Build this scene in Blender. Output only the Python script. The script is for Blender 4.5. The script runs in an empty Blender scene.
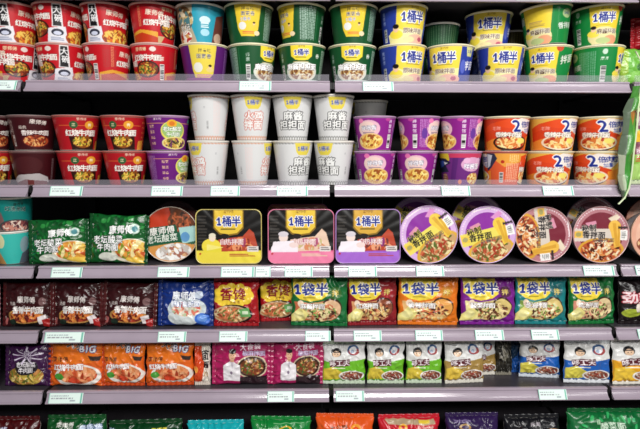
import bpy, math, random
import numpy as np
from mathutils import Matrix, Vector
random.seed(4)
PI = math.pi
SC = bpy.context.scene
COL = SC.collection

# ------------------------------------------------------------------ camera
F = 500.0
CX, CZ, CD = -0.0639, 1.5, 1.5226
PITCH, YAW, ROLL = 0.12031, -0.01749, 0.00073
def cam_axes():
    fw = Vector((-math.sin(YAW)*math.cos(PITCH), math.cos(YAW)*math.cos(PITCH), -math.sin(PITCH)))
    rt = Vector((math.cos(YAW), math.sin(YAW), 0))
    up = rt.cross(fw)
    r2 = rt*math.cos(ROLL) + up*math.sin(ROLL)
    u2 = -rt*math.sin(ROLL) + up*math.cos(ROLL)
    return r2, u2, fw
RT, UP, FW = cam_axes()
CAMP = Vector((CX, -CD, CZ))
cam = bpy.data.cameras.new('camera'); cam.sensor_width = 36; cam.lens = F*36/640
cam.clip_start = .01
camo = bpy.data.objects.new('camera', cam); COL.objects.link(camo)
M = Matrix((RT, UP, -FW)).transposed().to_4x4(); M.translation = CAMP
camo.matrix_world = M
SC.camera = camo
def at(px, py, Y):
    d = RT*(px-320) - UP*(py-214.5) + FW*F
    t = (Y+CD)/d.y
    p = CAMP + d*t
    return p.x, p.z

# ------------------------------------------------------------------ light
w = bpy.data.worlds.new('world'); SC.world = w; w.use_nodes = True
w.node_tree.nodes['Background'].inputs[0].default_value = (.82, .9, 1, 1)
w.node_tree.nodes['Background'].inputs[1].default_value = .16
def area(x, y, z, sx, sy, power, tgt, col=(1, .98, .95)):
    l = bpy.data.lights.new('ceiling_tube_light', 'AREA'); l.shape = 'RECTANGLE'; l.size = sx; l.size_y = sy
    l.energy = power; l.color = col
    o = bpy.data.objects.new('ceiling_tube_light', l); COL.objects.link(o)
    o.location = (x, y, z)
    o.rotation_euler = (Vector(tgt)-Vector((x, y, z))).to_track_quat('-Z', 'Y').to_euler()
    return o
# fluorescent rows hanging over the aisle, in front of the shelving
area(0.3, -2.0, 2.85, 1.6, .3, 88, (0, 0, 1.2))
area(0.4, -3.4, 2.8, 1.8, .4, 150, (0, 0, 1.3))
area(1.9, -1.6, 2.7, .25, 2.2, 24, (.5, 0, 1.3))
SC.view_settings.view_transform = 'Standard'; SC.view_settings.look = 'None'
SC.view_settings.gamma = 1; SC.view_settings.exposure = -1.0
SC.view_settings.use_curve_mapping = False

# ------------------------------------------------------------------ materials
def lin(c):
    if isinstance(c, str):
        c = [int(c[i:i+2], 16)/255 for i in (0, 2, 4)]
    return [(v/12.92 if v <= .04045 else ((v+.055)/1.055)**2.4) for v in c]
def mat(name, col=None, rough=.5, metal=0, bump=0, bscale=40, spec=.5, coat=0, noise=0, alpha=None):
    m = bpy.data.materials.new(name); m.use_nodes = True
    nt = m.node_tree; b = nt.nodes['Principled BSDF']
    b.inputs['Roughness'].default_value = rough; b.inputs['Metallic'].default_value = metal
    b.inputs['Specular IOR Level'].default_value = spec; b.inputs['Coat Weight'].default_value = coat
    b.inputs['Coat Roughness'].default_value = .12
    tc = nt.nodes.new('ShaderNodeTexCoord')
    if col is None:
        a = nt.nodes.new('ShaderNodeVertexColor'); a.layer_name = 'print'
        nt.links.new(a.outputs[0], b.inputs['Base Color'])
    else:
        c = lin(col)
        if noise:
            n = nt.nodes.new('ShaderNodeTexNoise'); n.inputs['Scale'].default_value = 9
            r = nt.nodes.new('ShaderNodeValToRGB')
            r.color_ramp.elements[0].position = .3; r.color_ramp.elements[1].position = .7
            r.color_ramp.elements[0].color = (*[v*(1-noise) for v in c], 1)
            r.color_ramp.elements[1].color = (*[min(1, v*(1+noise)) for v in c], 1)
            nt.links.new(tc.outputs['Object'], n.inputs['Vector']); nt.links.new(n.outputs[0], r.inputs[0])
            nt.links.new(r.outputs[0], b.inputs['Base Color'])
        else:
            b.inputs['Base Color'].default_value = (*c, 1)
    if bump:
        n = nt.nodes.new('ShaderNodeTexNoise'); n.inputs['Scale'].default_value = bscale
        n.inputs['Detail'].default_value = 3
        bp = nt.nodes.new('ShaderNodeBump'); bp.inputs['Strength'].default_value = bump; bp.inputs['Distance'].default_value = .004
        nt.links.new(tc.outputs['Object'], n.inputs['Vector']); nt.links.new(n.outputs[0], bp.inputs['Height'])
        nt.links.new(bp.outputs[0], b.inputs['Normal'])
    if alpha is not None: b.inputs['Alpha'].default_value = alpha
    return m
M_CUP = mat('printed_cup_paper', rough=.36, coat=.12, spec=.35)
M_FILM = mat('printed_plastic_film', rough=.33, coat=.22, bump=.7, bscale=38, spec=.45)
M_LIDP = mat('printed_lid_film', rough=.33, coat=.25, spec=.4, bump=.12, bscale=25)
M_CARD = mat('printed_card', rough=.6)
M_RIM = mat('white_rim_plastic', 'F2EEE6', .35)
M_FOIL = mat('lid_foil', 'D9D6D0', .35, .4)
M_RAIL = mat('mauve_grey_rail_plastic', 'AA9CAA', .22, 0, noise=.06, coat=.6)
M_DECK = mat('dark_grey_steel_shelf', '4A464C', .4, .3, noise=.1)
M_BLK = mat('black_steel', '0B090B', .6, noise=.1)
M_BACK = mat('dark_back_panel', '110C10', .7, noise=.2)
M_LIP = mat('clear_lip_plastic', 'B9B4C0', .15, alpha=.16)
M_FLOOR = mat('grey_store_floor', 'A8A49C', .35, noise=.05)

# ------------------------------------------------------------------ glyph masks from Blender's own font
GR = 64
_gl = {}
def glyph(ch, bold=0):
    k = (ch, bold)
    if k in _gl: return _gl[k]
    if bold:
        m, adv = glyph(ch); m = m.copy()
        for _ in range(bold):
            n = m.copy()
            n[1:] = np.maximum(n[1:], m[:-1]); n[:-1] = np.maximum(n[:-1], m[1:])
            n[:, 1:] = np.maximum(n[:, 1:], m[:, :-1]); n[:, :-1] = np.maximum(n[:, :-1], m[:, 1:])
            m = n
        _gl[k] = (m, adv); return _gl[k]
    cu = bpy.data.curves.new('g', 'FONT'); cu.body = ch; cu.resolution_u = 3
    o = bpy.data.objects.new('g', cu); COL.objects.link(o)
    dg = bpy.context.evaluated_depsgraph_get()
    oe = o.evaluated_get(dg); me = oe.to_mesh(); me.calc_loop_triangles()
    n = 88; mask = np.zeros((n, n), np.float32)           # 12 px margin
    V = np.array([v.co[:2] for v in me.vertices]).reshape(-1, 2)
    adv = .55
    if len(V):
        adv = V[:, 0].max()+.06
        if ord(ch) < 128: adv += .1
        P = V*GR; P[:, 0] += 12; P[:, 1] = 12+GR*.86-P[:, 1]
        for t in me.loop_triangles:
            a, b, c = P[list(t.vertices)]
            x0, x1 = int(max(0, min(a[0], b[0], c[0])-.5)), int(min(n-1, max(a[0], b[0], c[0])+1))
            y0, y1 = int(max(0, min(a[1], b[1], c[1])-.5)), int(min(n-1, max(a[1], b[1], c[1])+1))
            if x1 < x0 or y1 < y0: continue
            X, Y = np.meshgrid(np.arange(x0, x1+1), np.arange(y0, y1+1))
            e = lambda p, q: (q[0]-p[0])*(Y-p[1])-(q[1]-p[1])*(X-p[0])
            s1, s2, s3 = e(a, b), e(b, c), e(c, a)
            ins = ((s1 >= 0) & (s2 >= 0) & (s3 >= 0)) | ((s1 <= 0) & (s2 <= 0) & (s3 <= 0))
            mask[y0:y1+1, x0:x1+1][ins] = 1
    oe.to_mesh_clear(); bpy.data.objects.remove(o); bpy.data.curves.remove(cu)
    if ch == '1':                      # a flagged, footed numeral
        mask[:] = 0; mask[22:66, 27:35] = 1; mask[60:67, 19:43] = 1
        for q in range(12): mask[22+q:30+q, 27-q] = 1
        adv = .62
    _gl[k] = (mask, adv); return _gl[k]

class Art:
    """A printed sheet: x from x0 to x0+W, y from 0 (top) to H."""
    def __init__(s, W, H, bg, x0=0, S=3, wrap=False):
        s.W, s.H, s.x0, s.S, s.wrap = W, H, x0, S, wrap
        s.a = np.empty((int(H*S), int(W*S), 3), np.float32); s.a[:] = lin(bg)
        s.rng = random.Random(int(bg, 16) % 9973)
    def _box(s, xa, ya, xb, yb):
        h, w_ = s.a.shape[:2]
        i0, i1 = int(math.floor((xa-s.x0)*s.S)), int(math.ceil((xb-s.x0)*s.S))
        j0, j1 = max(0, int(math.floor(ya*s.S))), min(h, int(math.ceil(yb*s.S)))
        if not s.wrap: i0, i1 = max(0, i0), min(w_, i1)
        if i1 <= i0 or j1 <= j0: return None
        I = np.arange(i0, i1); J = np.arange(j0, j1)
        X, Y = np.meshgrid((I+.5)/s.S+s.x0, (J+.5)/s.S)
        return I % w_, J, X, Y
    def _put(s, bx, m, c):
        I, J, X, Y = bx; c = np.array(lin(c), np.float32)
        sub = s.a[np.ix_(J, I)]
        m = m.astype(np.float32)[..., None]
        s.a[np.ix_(J, I)] = sub*(1-m)+c*m
    def rect(s, xa, ya, xb, yb, c):
        bx = s._box(xa, ya, xb, yb)
        if bx: s._put(bx, np.ones_like(bx[2]), c)
        return s
    def ell(s, cx, cy, rx, ry, c, rot=0, clip=None):
        R = max(rx, ry)
        bx = s._box(cx-R, cy-R, cx+R, cy+R)
        if not bx: return s
        dx, dy = bx[2]-cx, bx[3]-cy; k, q = math.cos(rot), math.sin(rot)
        m = ((dx*k+dy*q)/rx)**2+((-dx*q+dy*k)/ry)**2 <= 1
        if clip: m &= ((bx[2]-clip[0])/clip[2])**2+((bx[3]-clip[1])/clip[3])**2 <= 1
        s._put(bx, m, c); return s
    def poly(s, pts, c):
        xs, ys = [p[0] for p in pts], [p[1] for p in pts]
        bx = s._box(min(xs), min(ys), max(xs), max(ys))
        if not bx: return s
        X, Y = bx[2], bx[3]; m = np.zeros(X.shape, bool)
        for i in range(len(pts)):
            x1, y1 = pts[i]; x2, y2 = pts[i-1]
            if y1 == y2: continue
            m ^= ((Y < y1) != (Y < y2)) & (X < (x2-x1)*(Y-y1)/(y2-y1)+x1)
        s._put(bx, m, c); return s
    def text(s, t, cx, cy, h, c, out=None, ow=3, bold=2, rot=0, sx=1, shear=0, gap=1):
        """centred text, cap height about h; optional outline colour"""
        sc = h/(GR*.86)                       # units per glyph px
        gap = min(1, gap*1.1); adv = [glyph(ch)[1]*GR*gap for ch in t]; tot = sum(adv)
        k, q = math.cos(rot), math.sin(rot)
        for lay in ((0, 1) if out else (1,)):
            x = -tot/2
            for ch, ad in zip(t, adv):
                bb = (0, 1, 1, 2, 2)[bold]; m, _ = glyph(ch, bb+ow if lay == 0 else bb)
                gx = x+ad/2
                ox, oy = cx+(gx*k)*sc*sx, cy+gx*q*sc*sx
                R = sc*70*max(1, sx)
                bx = s._box(ox-R, oy-R, ox+R, oy+R)
                x += ad
                if not bx: continue
                dx, dy = bx[2]-ox, bx[3]-oy
                u = (dx*k+dy*q); v = (-dx*q+dy*k)
                u = (u+v*shear)/sc/sx+12+ad/gap/2-1; v = v/sc+12+GR*.86/2+4
                ui, vi = np.round(u).astype(int), np.round(v).astype(int)
                ok = (ui >= 0) & (ui < 88) & (vi >= 0) & (vi < 88)
                mm = np.where(ok, m[np.clip(vi, 0, 87), np.clip(ui, 0, 87)], 0)
                s._put(bx, mm, out if lay == 0 else c)
        return s
    def food(s, cx, cy, rx, ry, pal, bowl=None, n=60, size=.16):
        if bowl: s.ell(cx, cy, rx*1.14, ry*1.18, bowl)
        s.ell(cx, cy, rx, ry, pal[0]); r = s.rng
        for _ in range(n):
            a, d = r.random()*2*PI, math.sqrt(r.random())*.9
            s.ell(cx+rx*d*math.cos(a), cy+ry*d*math.sin(a), max(rx, ry)*size*(.5+r.random()), max(rx, ry)*size*(.2+.4*r.random()),
                  r.choice(pal[1:]), r.random()*3, clip=(cx, cy, rx, ry))
        return s
    def bars(s, xa, ya, xb, yb, c='111111', bg='F4F4F0'):
        s.rect(xa, ya, xb, yb, bg); n = 9; r = s.rng
        for i in range(n):
            y = ya+1.5+(yb-ya-3)*i/n
            s.rect(xa+1, y, xb-1, y+(yb-ya)/n*(.25+.4*r.random()), c)
        return s
    def lines(s, xa, ya, xb, yb, c, n=8, vert=False, k=.45):
        r = s.rng
        for i in range(n):
            if vert:
                x = xa+(xb-xa)*i/n
                y = ya
                while y < yb-2:
                    l = 2+r.random()*6; s.rect(x, y, x+(xb-xa)/n*k, min(yb, y+l), c); y += l+1.5
            else:
                y = ya+(yb-ya)*i/n; s.rect(xa, y, xb-(xb-xa)*.3*r.random(), y+(yb-ya)/n*k, c)
        return s
    def sample(s, U, V):
        """U, V in 0..1 (V down); box filtered lookup"""
        h, w_ = s.a.shape[:2]; a = s.a
        b = (a+np.roll(a, 1, 1)+np.roll(a, -1, 1)+a)/4 if s.wrap else a
        i = np.clip((U*w_).astype(int), 0, w_-1); j = np.clip((V*h).astype(int), 0, h-1)
        i2 = (i+1) % w_ if s.wrap else np.minimum(i+1, w_-1); j2 = np.minimum(j+1, h-1)
        return (b[j, i]+b[j, i2]+b[j2, i]+b[j2, i2])/4

# ------------------------------------------------------------------ mesh helpers
def mesh(name, V, Fc, smooth=True, col=None, m=None):
    me = bpy.data.meshes.new(name); me.from_pydata([tuple(v) for v in V], [], Fc)
    if smooth: me.polygons.foreach_set('use_smooth', [True]*len(me.polygons))
    if col is not None:
        at_ = me.color_attributes.new('print', 'FLOAT_COLOR', 'POINT')
        c4 = np.ones((len(V), 4), np.float32); c4[:, :3] = col
        at_.data.foreach_set('color', c4.ravel())
    if m: me.materials.append(m)
    me.update(); return me
def ob(name, me, parent=None, loc=(0, 0, 0), rot=(0, 0, 0)):
    o = bpy.data.objects.new(name, me); COL.objects.link(o); o.parent = parent
    o.location = loc; o.rotation_mode = 'YXZ'; o.rotation_euler = rot; return o
def thing(name, label, cat, loc, rot=(0, 0, 0), group=None):
    o = ob(name, None, None, loc, rot); o.empty_display_size = .02
    o['label'] = label; o['category'] = cat
    if group: o['group'] = group
    return o
def revolve(prof, n, closed=False):
    V, Fc = [], []
    for r, z in prof:
        for i in range(n):
            t = 2*PI*i/n; V.append((r*math.sin(t), -r*math.cos(t), z))
    k = len(prof)
    for j in range(k-1):
        for i in range(n):
            i2 = (i+1) % n
            Fc.append((j*n+i, j*n+i2, (j+1)*n+i2, (j+1)*n+i))
    return V, Fc
def boxv(x0, x1, y0, y1, z0, z1):
    V = [(x, y, z) for x in (x0, x1) for y in (y0, y1) for z in (z0, z1)]
    Fc = [(0, 1, 3, 2), (4, 6, 7, 5), (0, 4, 5, 1), (2, 3, 7, 6), (0, 2, 6, 4), (1, 5, 7, 3)]
    return V, Fc
def box_mesh(name, b, m): V, Fc = boxv(*b); return mesh(name, V, Fc, False, m=m)
def extrude_x(name, prof, x0, x1, m):
    n = len(prof); V = [(x0, y, z) for y, z in prof]+[(x1, y, z) for y, z in prof]
    Fc = [(i, (i+1) % n, n+(i+1) % n, n+i) for i in range(n)]+[tuple(range(n))[::-1], tuple(range(n, 2*n))]
    return mesh(name, V, Fc, False, m=m)

# ------------------------------------------------------------------ cups
def cup_meshes(key, art, rt, rb, h, lidm, rimm=None):
    nt, nz = 264, 72
    hb = h-.004
    V = []; U = []; Vv = []
    for j in range(nz+1):
        f = j/nz; z = .002+(hb-.002)*f; r = rb+(rt*.965-rb)*f
        for i in range(nt):
            t = 2*PI*i/nt-PI; V.append((r*math.sin(t), -r*math.cos(t), z)); U.append((i+.0)/nt); Vv.append(1-f)
    Fc = [(j*nt+i, j*nt+(i+1) % nt, (j+1)*nt+(i+1) % nt, (j+1)*nt+i) for j in range(nz) for i in range(nt)]
    col = art.sample(np.array(U), np.array(Vv))
    # foot ring and base
    b0 = len(V); base = [lin('E8E4DC')]*0
    for r, z in ((rb-.001, 0), (rb-.004, 0), (rb-.005, .004), (.001, .004)):
        for i in range(nt):
            t = 2*PI*i/nt-PI; V.append((r*math.sin(t), -r*math.cos(t), z))
    for j in range(4):
        a = 0 if j == 0 else b0+(j-1)*nt; b = b0+j*nt
        for i in range(nt): Fc.append((a+(i+1) % nt, a+i, b+i, b+(i+1) % nt))
    col = np.vstack([col, np.tile(np.array(lin('E4E0D8')), (4*nt, 1))])
    body = mesh(key+'_body', V, Fc, True, col, M_CUP)
    pr = [(rt*.962, hb-.004)]
    for k in range(9):
        a = -PI/2+PI*k/8*1.25; pr.append((rt-.0022+.0024*math.cos(a), h-.0035+.0024*math.sin(a)))
    rv = revolve(pr, 72); rim = mesh(key+'_rim', *rv, True, m=rimm or M_RIM)
    lp = [(rt-.0005, h-.0020), (rt-.0015, h-.0008), (rt*.94, h-.0008), (rt*.9, h-.0016), (.001, h-.0014)]
    lv = revolve(lp, 72); lid = mesh(key+'_lid', *lv, True, m=lidm)
    return body, rim, lid
CUPS = {}; TURNED = {}; sh_dir = 1
def cup(key, label, px, zbase, Yc, rot, py=214, group=None, tilt=0):
    (me, rt) = CUPS[key]
    x, _ = at(px, py, Yc)
    t = thing('noodle_cup', label, 'noodle cup', (x, Yc, zbase), (0, tilt, 0), group)
    sh = int(round((rot+math.degrees(math.atan2(CX-x, CD+Yc)))/360*264)) % 264
    bm_ = me[0]
    if sh:
        ck = (key, sh)
        if ck not in TURNED:      # the same cup with its print turned round the axis
            bm_ = me[0].copy(); la = bm_.color_attributes['print']; c = np.empty(len(la.data)*4, np.float32); la.data.foreach_get('color', c)
            c = c.reshape(-1, 264, 4); k = 73; c[:k] = np.roll(c[:k], sh_dir*sh, 1); la.data.foreach_set('color', c.ravel()); TURNED[ck] = bm_
        bm_ = TURNED[ck]
    ob('cup_body', bm_, t); ob('rim', me[1], t); ob('lid', me[2], t)
    return t

# ------------------------------------------------------------------ pouches
def vnoise(X, Y, seed):
    r = np.random.RandomState(seed); g = r.rand(40, 40)
    xi, yi = np.floor(X).astype(int) % 39, np.floor(Y).astype(int) % 39
    fx, fy = X-np.floor(X), Y-np.floor(Y); fx = fx*fx*(3-2*fx); fy = fy*fy*(3-2*fy)
    return (g[yi, xi]*(1-fx)+g[yi, xi+1]*fx)*(1-fy)+(g[yi+1, xi]*(1-fx)+g[yi+1, xi+1]*fx)*fy-.5
def pouch(name, label, art, w_, h, px, zbase, Y, seal='lr', seed=1, lean=.12, roll=0, yaw=0, t=.042, back='D8D4CC', sealc=None, group=None, amp=1.0, py=300, dark_back=False):
    if seal == 'tb': h -= .018; zbase += .0105
    else: w_ -= .006
    amp *= 1.25; rr = random.Random(seed*7+1); roll += rr.uniform(-.012, .012); yaw += rr.uniform(-.03, .03)
    nu, nv = 126, 100
    u = np.linspace(-1, 1, nu); v = np.linspace(-1, 1, nv); U, Vv = np.meshgrid(u, v)
    es, eo = (Vv, U) if seal == 'tb' else (U, Vv)     # across-seal coordinate, other
    prof = (1-np.abs(es)**2.6)**.62*(1-np.abs(eo)**5)**.5
    ws = np.exp(-(1-np.abs(es))*5)
    folds = np.sin(eo*17+3*vnoise(eo*3+5, es*2+5, seed)*4+seed)*ws*.0028*(1-np.abs(eo)**6)
    A = vnoise(U*3.2+9, Vv*2.6+9, seed+3)*.006+vnoise(U*7+9, Vv*6+9, seed+5)*.003
    B = np.abs(vnoise(U*4+Vv*2.5+12, Vv*4-U*1.5+12, seed+8))*-.006
    wr = (A+B)*amp*(1-np.abs(es)**8)*(1-np.abs(eo)**8)+folds*amp
    # outline: sides pulled in a little in the middle, corners flare
    pin = 1-.035*(1-np.abs(es)**2)*1.0
    wob = 1+.012*np.sin(es*9+seed)
    X = U*w_/2; Z = Vv*h/2
    if seal == 'tb': X = X*(.965+.035*np.abs(Vv)**3)*wob
    else: Z = Z*(.95+.05*np.abs(U)**3)*wob
    X = X+vnoise(U*1.5+4, Vv*4+8, seed+11)*.007*np.abs(U)**2; Z = Z+vnoise(U*4+4, Vv*1.5+8, seed+12)*.006*np.clip(Vv, 0, 1)**2
    yf = -(prof*t/2)-wr; yb = prof*t/2*.85
    Zs = Z+h/2
    V = np.stack([X, yf, Zs], -1).reshape(-1, 3); Vb = np.stack([X, yb, Zs], -1).reshape(-1, 3)
    col = art.sample((U.ravel()+1)/2*.999, (1-Vv.ravel())/2*.999)
    n = nu*nv; Fc = []
    for j in range(nv-1):
        for i in range(nu-1):
            a = j*nu+i; Fc.append((a, a+1, a+nu+1, a+nu))
    st = 4; iu = list(range(0, nu-1, st))+[nu-1]; jv = list(range(0, nv-1, st))+[nv-1]
    Fb = [(n+j*nu+i, n+(j+1)*nu+i, n+(j+1)*nu+i+1, n+j*nu+i+1) for j in range(nv-1) for i in range(nu-1)]
    e = []
    ring = [i for i in range(nu)]+[j*nu+nu-1 for j in range(1, nv)]+[(nv-1)*nu+i for i in range(nu-2, -1, -1)]+[j*nu for j in range(nv-2, 0, -1)]
    for a, b in zip(ring, ring[1:]+ring[:1]): e.append((b, a, n+a, n+b))
    colb = np.tile(np.array(lin(back)), (n, 1))
    me = mesh(name, np.vstack([V, Vb]), Fc+Fb+e, True, np.vstack([col, colb]), M_FILM)
    x, _ = at(px, py, Y)
    T = thing('noodle_packet', label, 'noodle packet', (x, Y, zbase+.001), (-lean, roll, yaw), group)
    ob('packet_body', me, T)
    # crimped seals: thin ridged strips with a saw-tooth outer edge
    for sgn in (-1, 1):
        L = w_ if seal == 'tb' else h; k = 60; VV = []; C = []
        for side in (0, 1):
            for r_ in range(5):
                for i in range(k+1):
                    s_ = -L/2*.985+L*.985*i/k
                    o_ = -.002+.0125*r_/4+(.0016 if (r_ == 4 and i % 2) else 0)
                    dz = .0007*math.sin(r_*PI)+.0012*math.sin(i*.9+seed)+.0011*(side-.5)+(.0006 if r_ % 2 else 0)
                    if seal == 'tb': VV.append((s_, dz, (h if sgn > 0 else 0)+sgn*o_)); uu, vv = s_/w_+.5, (0.0 if sgn > 0 else .995)
                    else: VV.append((sgn*(w_/2+o_), dz, s_+h/2)); uu, vv = (.995 if sgn > 0 else 0), .5-s_/h
                    C.append((uu, vv))
        F2 = []
        for side in (0, 1):
            for r_ in range(4):
                for i in range(k):
                    a = side*5*(k+1)+r_*(k+1)+i; q = (a, a+1, a+k+2, a+k+1); F2.append(q if side == 0 else q[::-1])
        m2 = 5*(k+1)
        bd = [i for i in range(k+1)]+[r_*(k+1)+k for r_ in range(1, 5)]+[4*(k+1)+i for i in range(k-1, -1, -1)]+[r_*(k+1) for r_ in range(3, 0, -1)]
        for a, b in zip(bd, bd[1:]+bd[:1]): F2.append((b, a, m2+a, m2+b))
        C = np.array(C); cc = art.sample(np.clip(C[:, 0], 0, .995), np.clip(C[:, 1], 0, .995)) if sealc is None else np.tile(np.array(lin(sealc)), (len(VV), 1))
        nm = {('tb', 1): 'top_seal', ('tb', -1): 'bottom_seal'}.get((seal, sgn), 'side_seal')
        ob(nm, mesh('seal', VV, F2, True, cc, M_FILM), T)
    return T

# ------------------------------------------------------------------ bowls and trays standing on edge, lid to the front
def outline(kind, t, w_, h):
    if kind == 'round': return (w_/2*math.sin(t), h/2*math.cos(t))
    # rounded rectangle followed at even steps
    a, b = w_/2, h/2; r = min(a, b)*.26; q = r*PI/2
    segs = [a-r, q, 2*(b-r), q, 2*(a-r), q, 2*(b-r), q, a-r]; d = (t/(2*PI) % 1)*sum(segs)
    for i, L in enumerate(segs):
        if d <= L or i == 8: break
        d -= L
    if i == 0: return (d, b)
    if i == 2: return (a, b-r-d)
    if i == 4: return (a-r-d, -b)
    if i == 6: return (-a, -b+r+d)
    if i == 8: return (-a+r+d, b)
    th = d/r; cx, cz, t0 = {1: (a-r, b-r, PI/2), 3: (a-r, -b+r, 0), 5: (-a+r, -b+r, -PI/2), 7: (-a+r, b-r, PI)}[i]
    return (cx+r*math.cos(t0-th), cz+r*math.sin(t0-th))
def lidded(name, label, cat, art, kind, w_, h, depth, px, zbase, Y, lean=.1, roll=0, yaw=0, rimc='E8E0E8', bodyc='E9E6EA', bottom=.8, group=None, py=236, bodym=None):
    n, K = (176 if kind == 'round' else 300), 60
    V = [(0, 0, 0)]; 
    for k in range(1, K+1):
        f = k/K
        for i in range(n):
            x, z = outline(kind, 2*PI*i/n, w_*.985*f, h*.985*f)
            y = -.0015*(1-f*f)+(.0006*math.sin(i*.4)*f*f)
            V.append((x, y, z))
    V = np.array(V)
    Fc = [(0, 1+i, 1+(i+1) % n) for i in range(n)]
    for k in range(K-1):
        for i in range(n): Fc.append((1+k*n+i, 1+(k+1)*n+i, 1+(k+1)*n+(i+1) % n, 1+k*n+(i+1) % n))
    Fc = [f[::-1] for f in Fc]
    pr_ = 0
    if kind == 'round': pr_, roll = roll, 0          # the print is turned on the round lid
    ck, sk = math.cos(pr_), math.sin(pr_)
    LX, LZ = V[:, 0]*ck-V[:, 2]*sk, V[:, 0]*sk+V[:, 2]*ck
    col = art.sample(LX/w_+.5, .5-LZ/h)
    me = mesh(name+'_lid', V, Fc, True, col, M_LIDP)
    x, _ = at(px, py, Y)
    # hang point: centre of the lid; roll spins it, lean tips it back
    T = thing(name, label, cat, (x, Y, zbase+h/2*math.cos(lean)+.002), (-lean, roll, yaw), group)
    ob('lid', me, T)
    def ring(prof, nm, m):
        VV, FF = [], []
        for sc_, dy in prof:
            for i in range(n):
                X, Z = outline(kind, 2*PI*i/n, w_+sc_, h+sc_); VV.append((X, dy, Z))
        for j in range(len(prof)-1):
            for i in range(n): FF.append((j*n+i, j*n+(i+1) % n, (j+1)*n+(i+1) % n, (j+1)*n+i))
        return ob(nm, mesh(nm, VV, FF, True, m=m), T)
    rimm = mat(name+'_rim', rimc, .3, coat=.5)
    ring([(-.006, -.0008), (-.004, -.003), (-.0015, -.0036), (.0, -.002), (.0005, .001), (-.0015, .004), (-.006, .005)], 'rim', rimm)
    bm_ = bodym or mat(name+'_body', bodyc, .35, coat=.4)
    d = w_*(1-bottom)
    pr = [(-.006, .0045)]+[(-.006-d*(f), .0045+depth*f) for f in (.1, .3, .5, .7, .85, .95)]+[(-.012-d, depth+.004), (-w_*.55, depth+.003), (-w_*.98, depth+.003)]
    if kind != 'round': pr = [p for p in pr if p[0] > -min(w_, h)*.9]
    ring(pr, 'bowl_body' if kind == 'round' else 'tray_body', bm_)
    return T

# ------------------------------------------------------------------ shelving
ZS = [1.944, 1.68306, 1.36971, 1.11743, .90895, .70730, .43]     # lower edge of each shelf's front rail
DK = .033
XL, XR = -.92, .9105
BAYS = [(XL-.92, XL, 'left edge bay'), (XL, 0, 'left bay'), (0, XR, 'right bay'), (XR, XR+.92, 'right edge bay')]
fl = mesh('floor', *boxv(-4, 4, -4.5, 1.2, -.05, 0), False, m=M_FLOOR); o = ob('floor', fl); o['kind'] = 'structure'
frame = thing('shelving_frame', 'black upright posts and dark back panels carrying all the shelves', 'shelf frame', (0, .44, 0))
for x in (XL-.92, XL, 0, XR, XR+.92):
    ob('upright_post', box_mesh('post', (x-.02, x+.02, -.02, .04, 0, 2.3), M_BLK), frame)
for a, b, _ in BAYS:
    ob('back_panel', box_mesh('panel', (a+.021, b-.021, -.001, .012, .1, 2.28), M_BACK), frame)
    ob('kick_plate', box_mesh('kick', (a+.021, b-.021, -.36, -.34, 0, .36), M_BLK), frame)
ROWN = ['topmost shelf above the green and blue cups', 'shelf under the top stacked cups', 'shelf under the tall white cups', 'shelf under the three square trays', 'shelf under the maroon and yellow-green packets', 'shelf under the orange and white packets', 'lowest shelf under the large multipacks']
RAILP = [(.002, 0), (0, .0008), (-.001, .003), (-.0003, .0052), (.0022, .0066), (.0045, .0078), (.0085, .0118), (.0118, .0162), (.0145, .021), (.0163, .0265), (.0168, .0285), (.0145, .0295), (.0138, .0312), (.0146, .0335), (.0172, .0352), (.021, .0358), (.027, .0355), (.027, .0325), (.022, .031), (.014, .012), (.012, .001)]
for r, z in enumerate(ZS):
    for a, b, bn in BAYS:
        t = thing('store_shelf', f'{ROWN[r]}, {bn}', 'shelf', ((a+b)/2, 0, z), group='metal shelves with mauve price rails')
        hw = (b-a)/2-.0078
        ob('price_rail', extrude_x('rail', RAILP, -hw, hw, M_RAIL), t)
        ob('deck', box_mesh('deck', (-hw, hw, .0275, .418, .021, DK), M_DECK), t)
        for s_ in (-1, 1):
            x0, x1 = sorted((s_*(hw+.0004), s_*(hw+.0072)))
            ob('dark_gap_filler', box_mesh('gap_filler', (x0, x1, .022, .418, -.002+.014, DK-.002), M_BLK), t)  # black filler added in the rail gap, standing in for its darkness
        if r in (1, 2):
            ob('clear_lip', box_mesh('lip', (-hw+.002, hw-.002, .0205, .0222, .0357, .0357+(.019 if r == 1 else .016)), M_LIP), t)

# ------------------------------------------------------------------ printed designs
BLUE = '1B2F8C'
NOOD = ['B8622A', 'E0A844', 'F0C860', '8A3A1C', 'C8502A', '5E7A30']
def shield(a, x, y, wd, ht, col='F2D83C', word='1桶半', ts=None, lc=BLUE, edge=None):
    p = [(x-wd/2, y), (x+wd/2, y), (x+wd/2, y+ht*.72), (x+wd*.3, y+ht*.95), (x, y+ht), (x-wd*.3, y+ht*.95), (x-wd/2, y+ht*.72)]
    if edge: a.poly([(x+(px-x)*1.08, y+(py-y)*1.06) for px, py in p], edge)
    a.poly(p, col)
    a.text('康师傅', x, y+ht*.13, ht*.11, '7A4A18', bold=0)
    a.text(word, x, y+ht*.5, ts or ht*.36, lc, 'FFFFFF', ow=4, bold=4, gap=.86, sx=.9)
    a.lines(x-wd*.28, y+ht*.78, x+wd*.28, y+ht*.86, '6A5A20', 1, k=.6)
def boy(a, x, y, s, shirt='F0D850'):
    a.ell(x, y+s*.8, s*1.0, s*.6, shirt); a.ell(x, y, s*.42, s*.5, 'F0C8A0'); a.ell(x, y-s*.28, s*.46, s*.32, '1A1210')
def cupart(bg): return Art(360, 100, bg, -180, 3, True)

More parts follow.
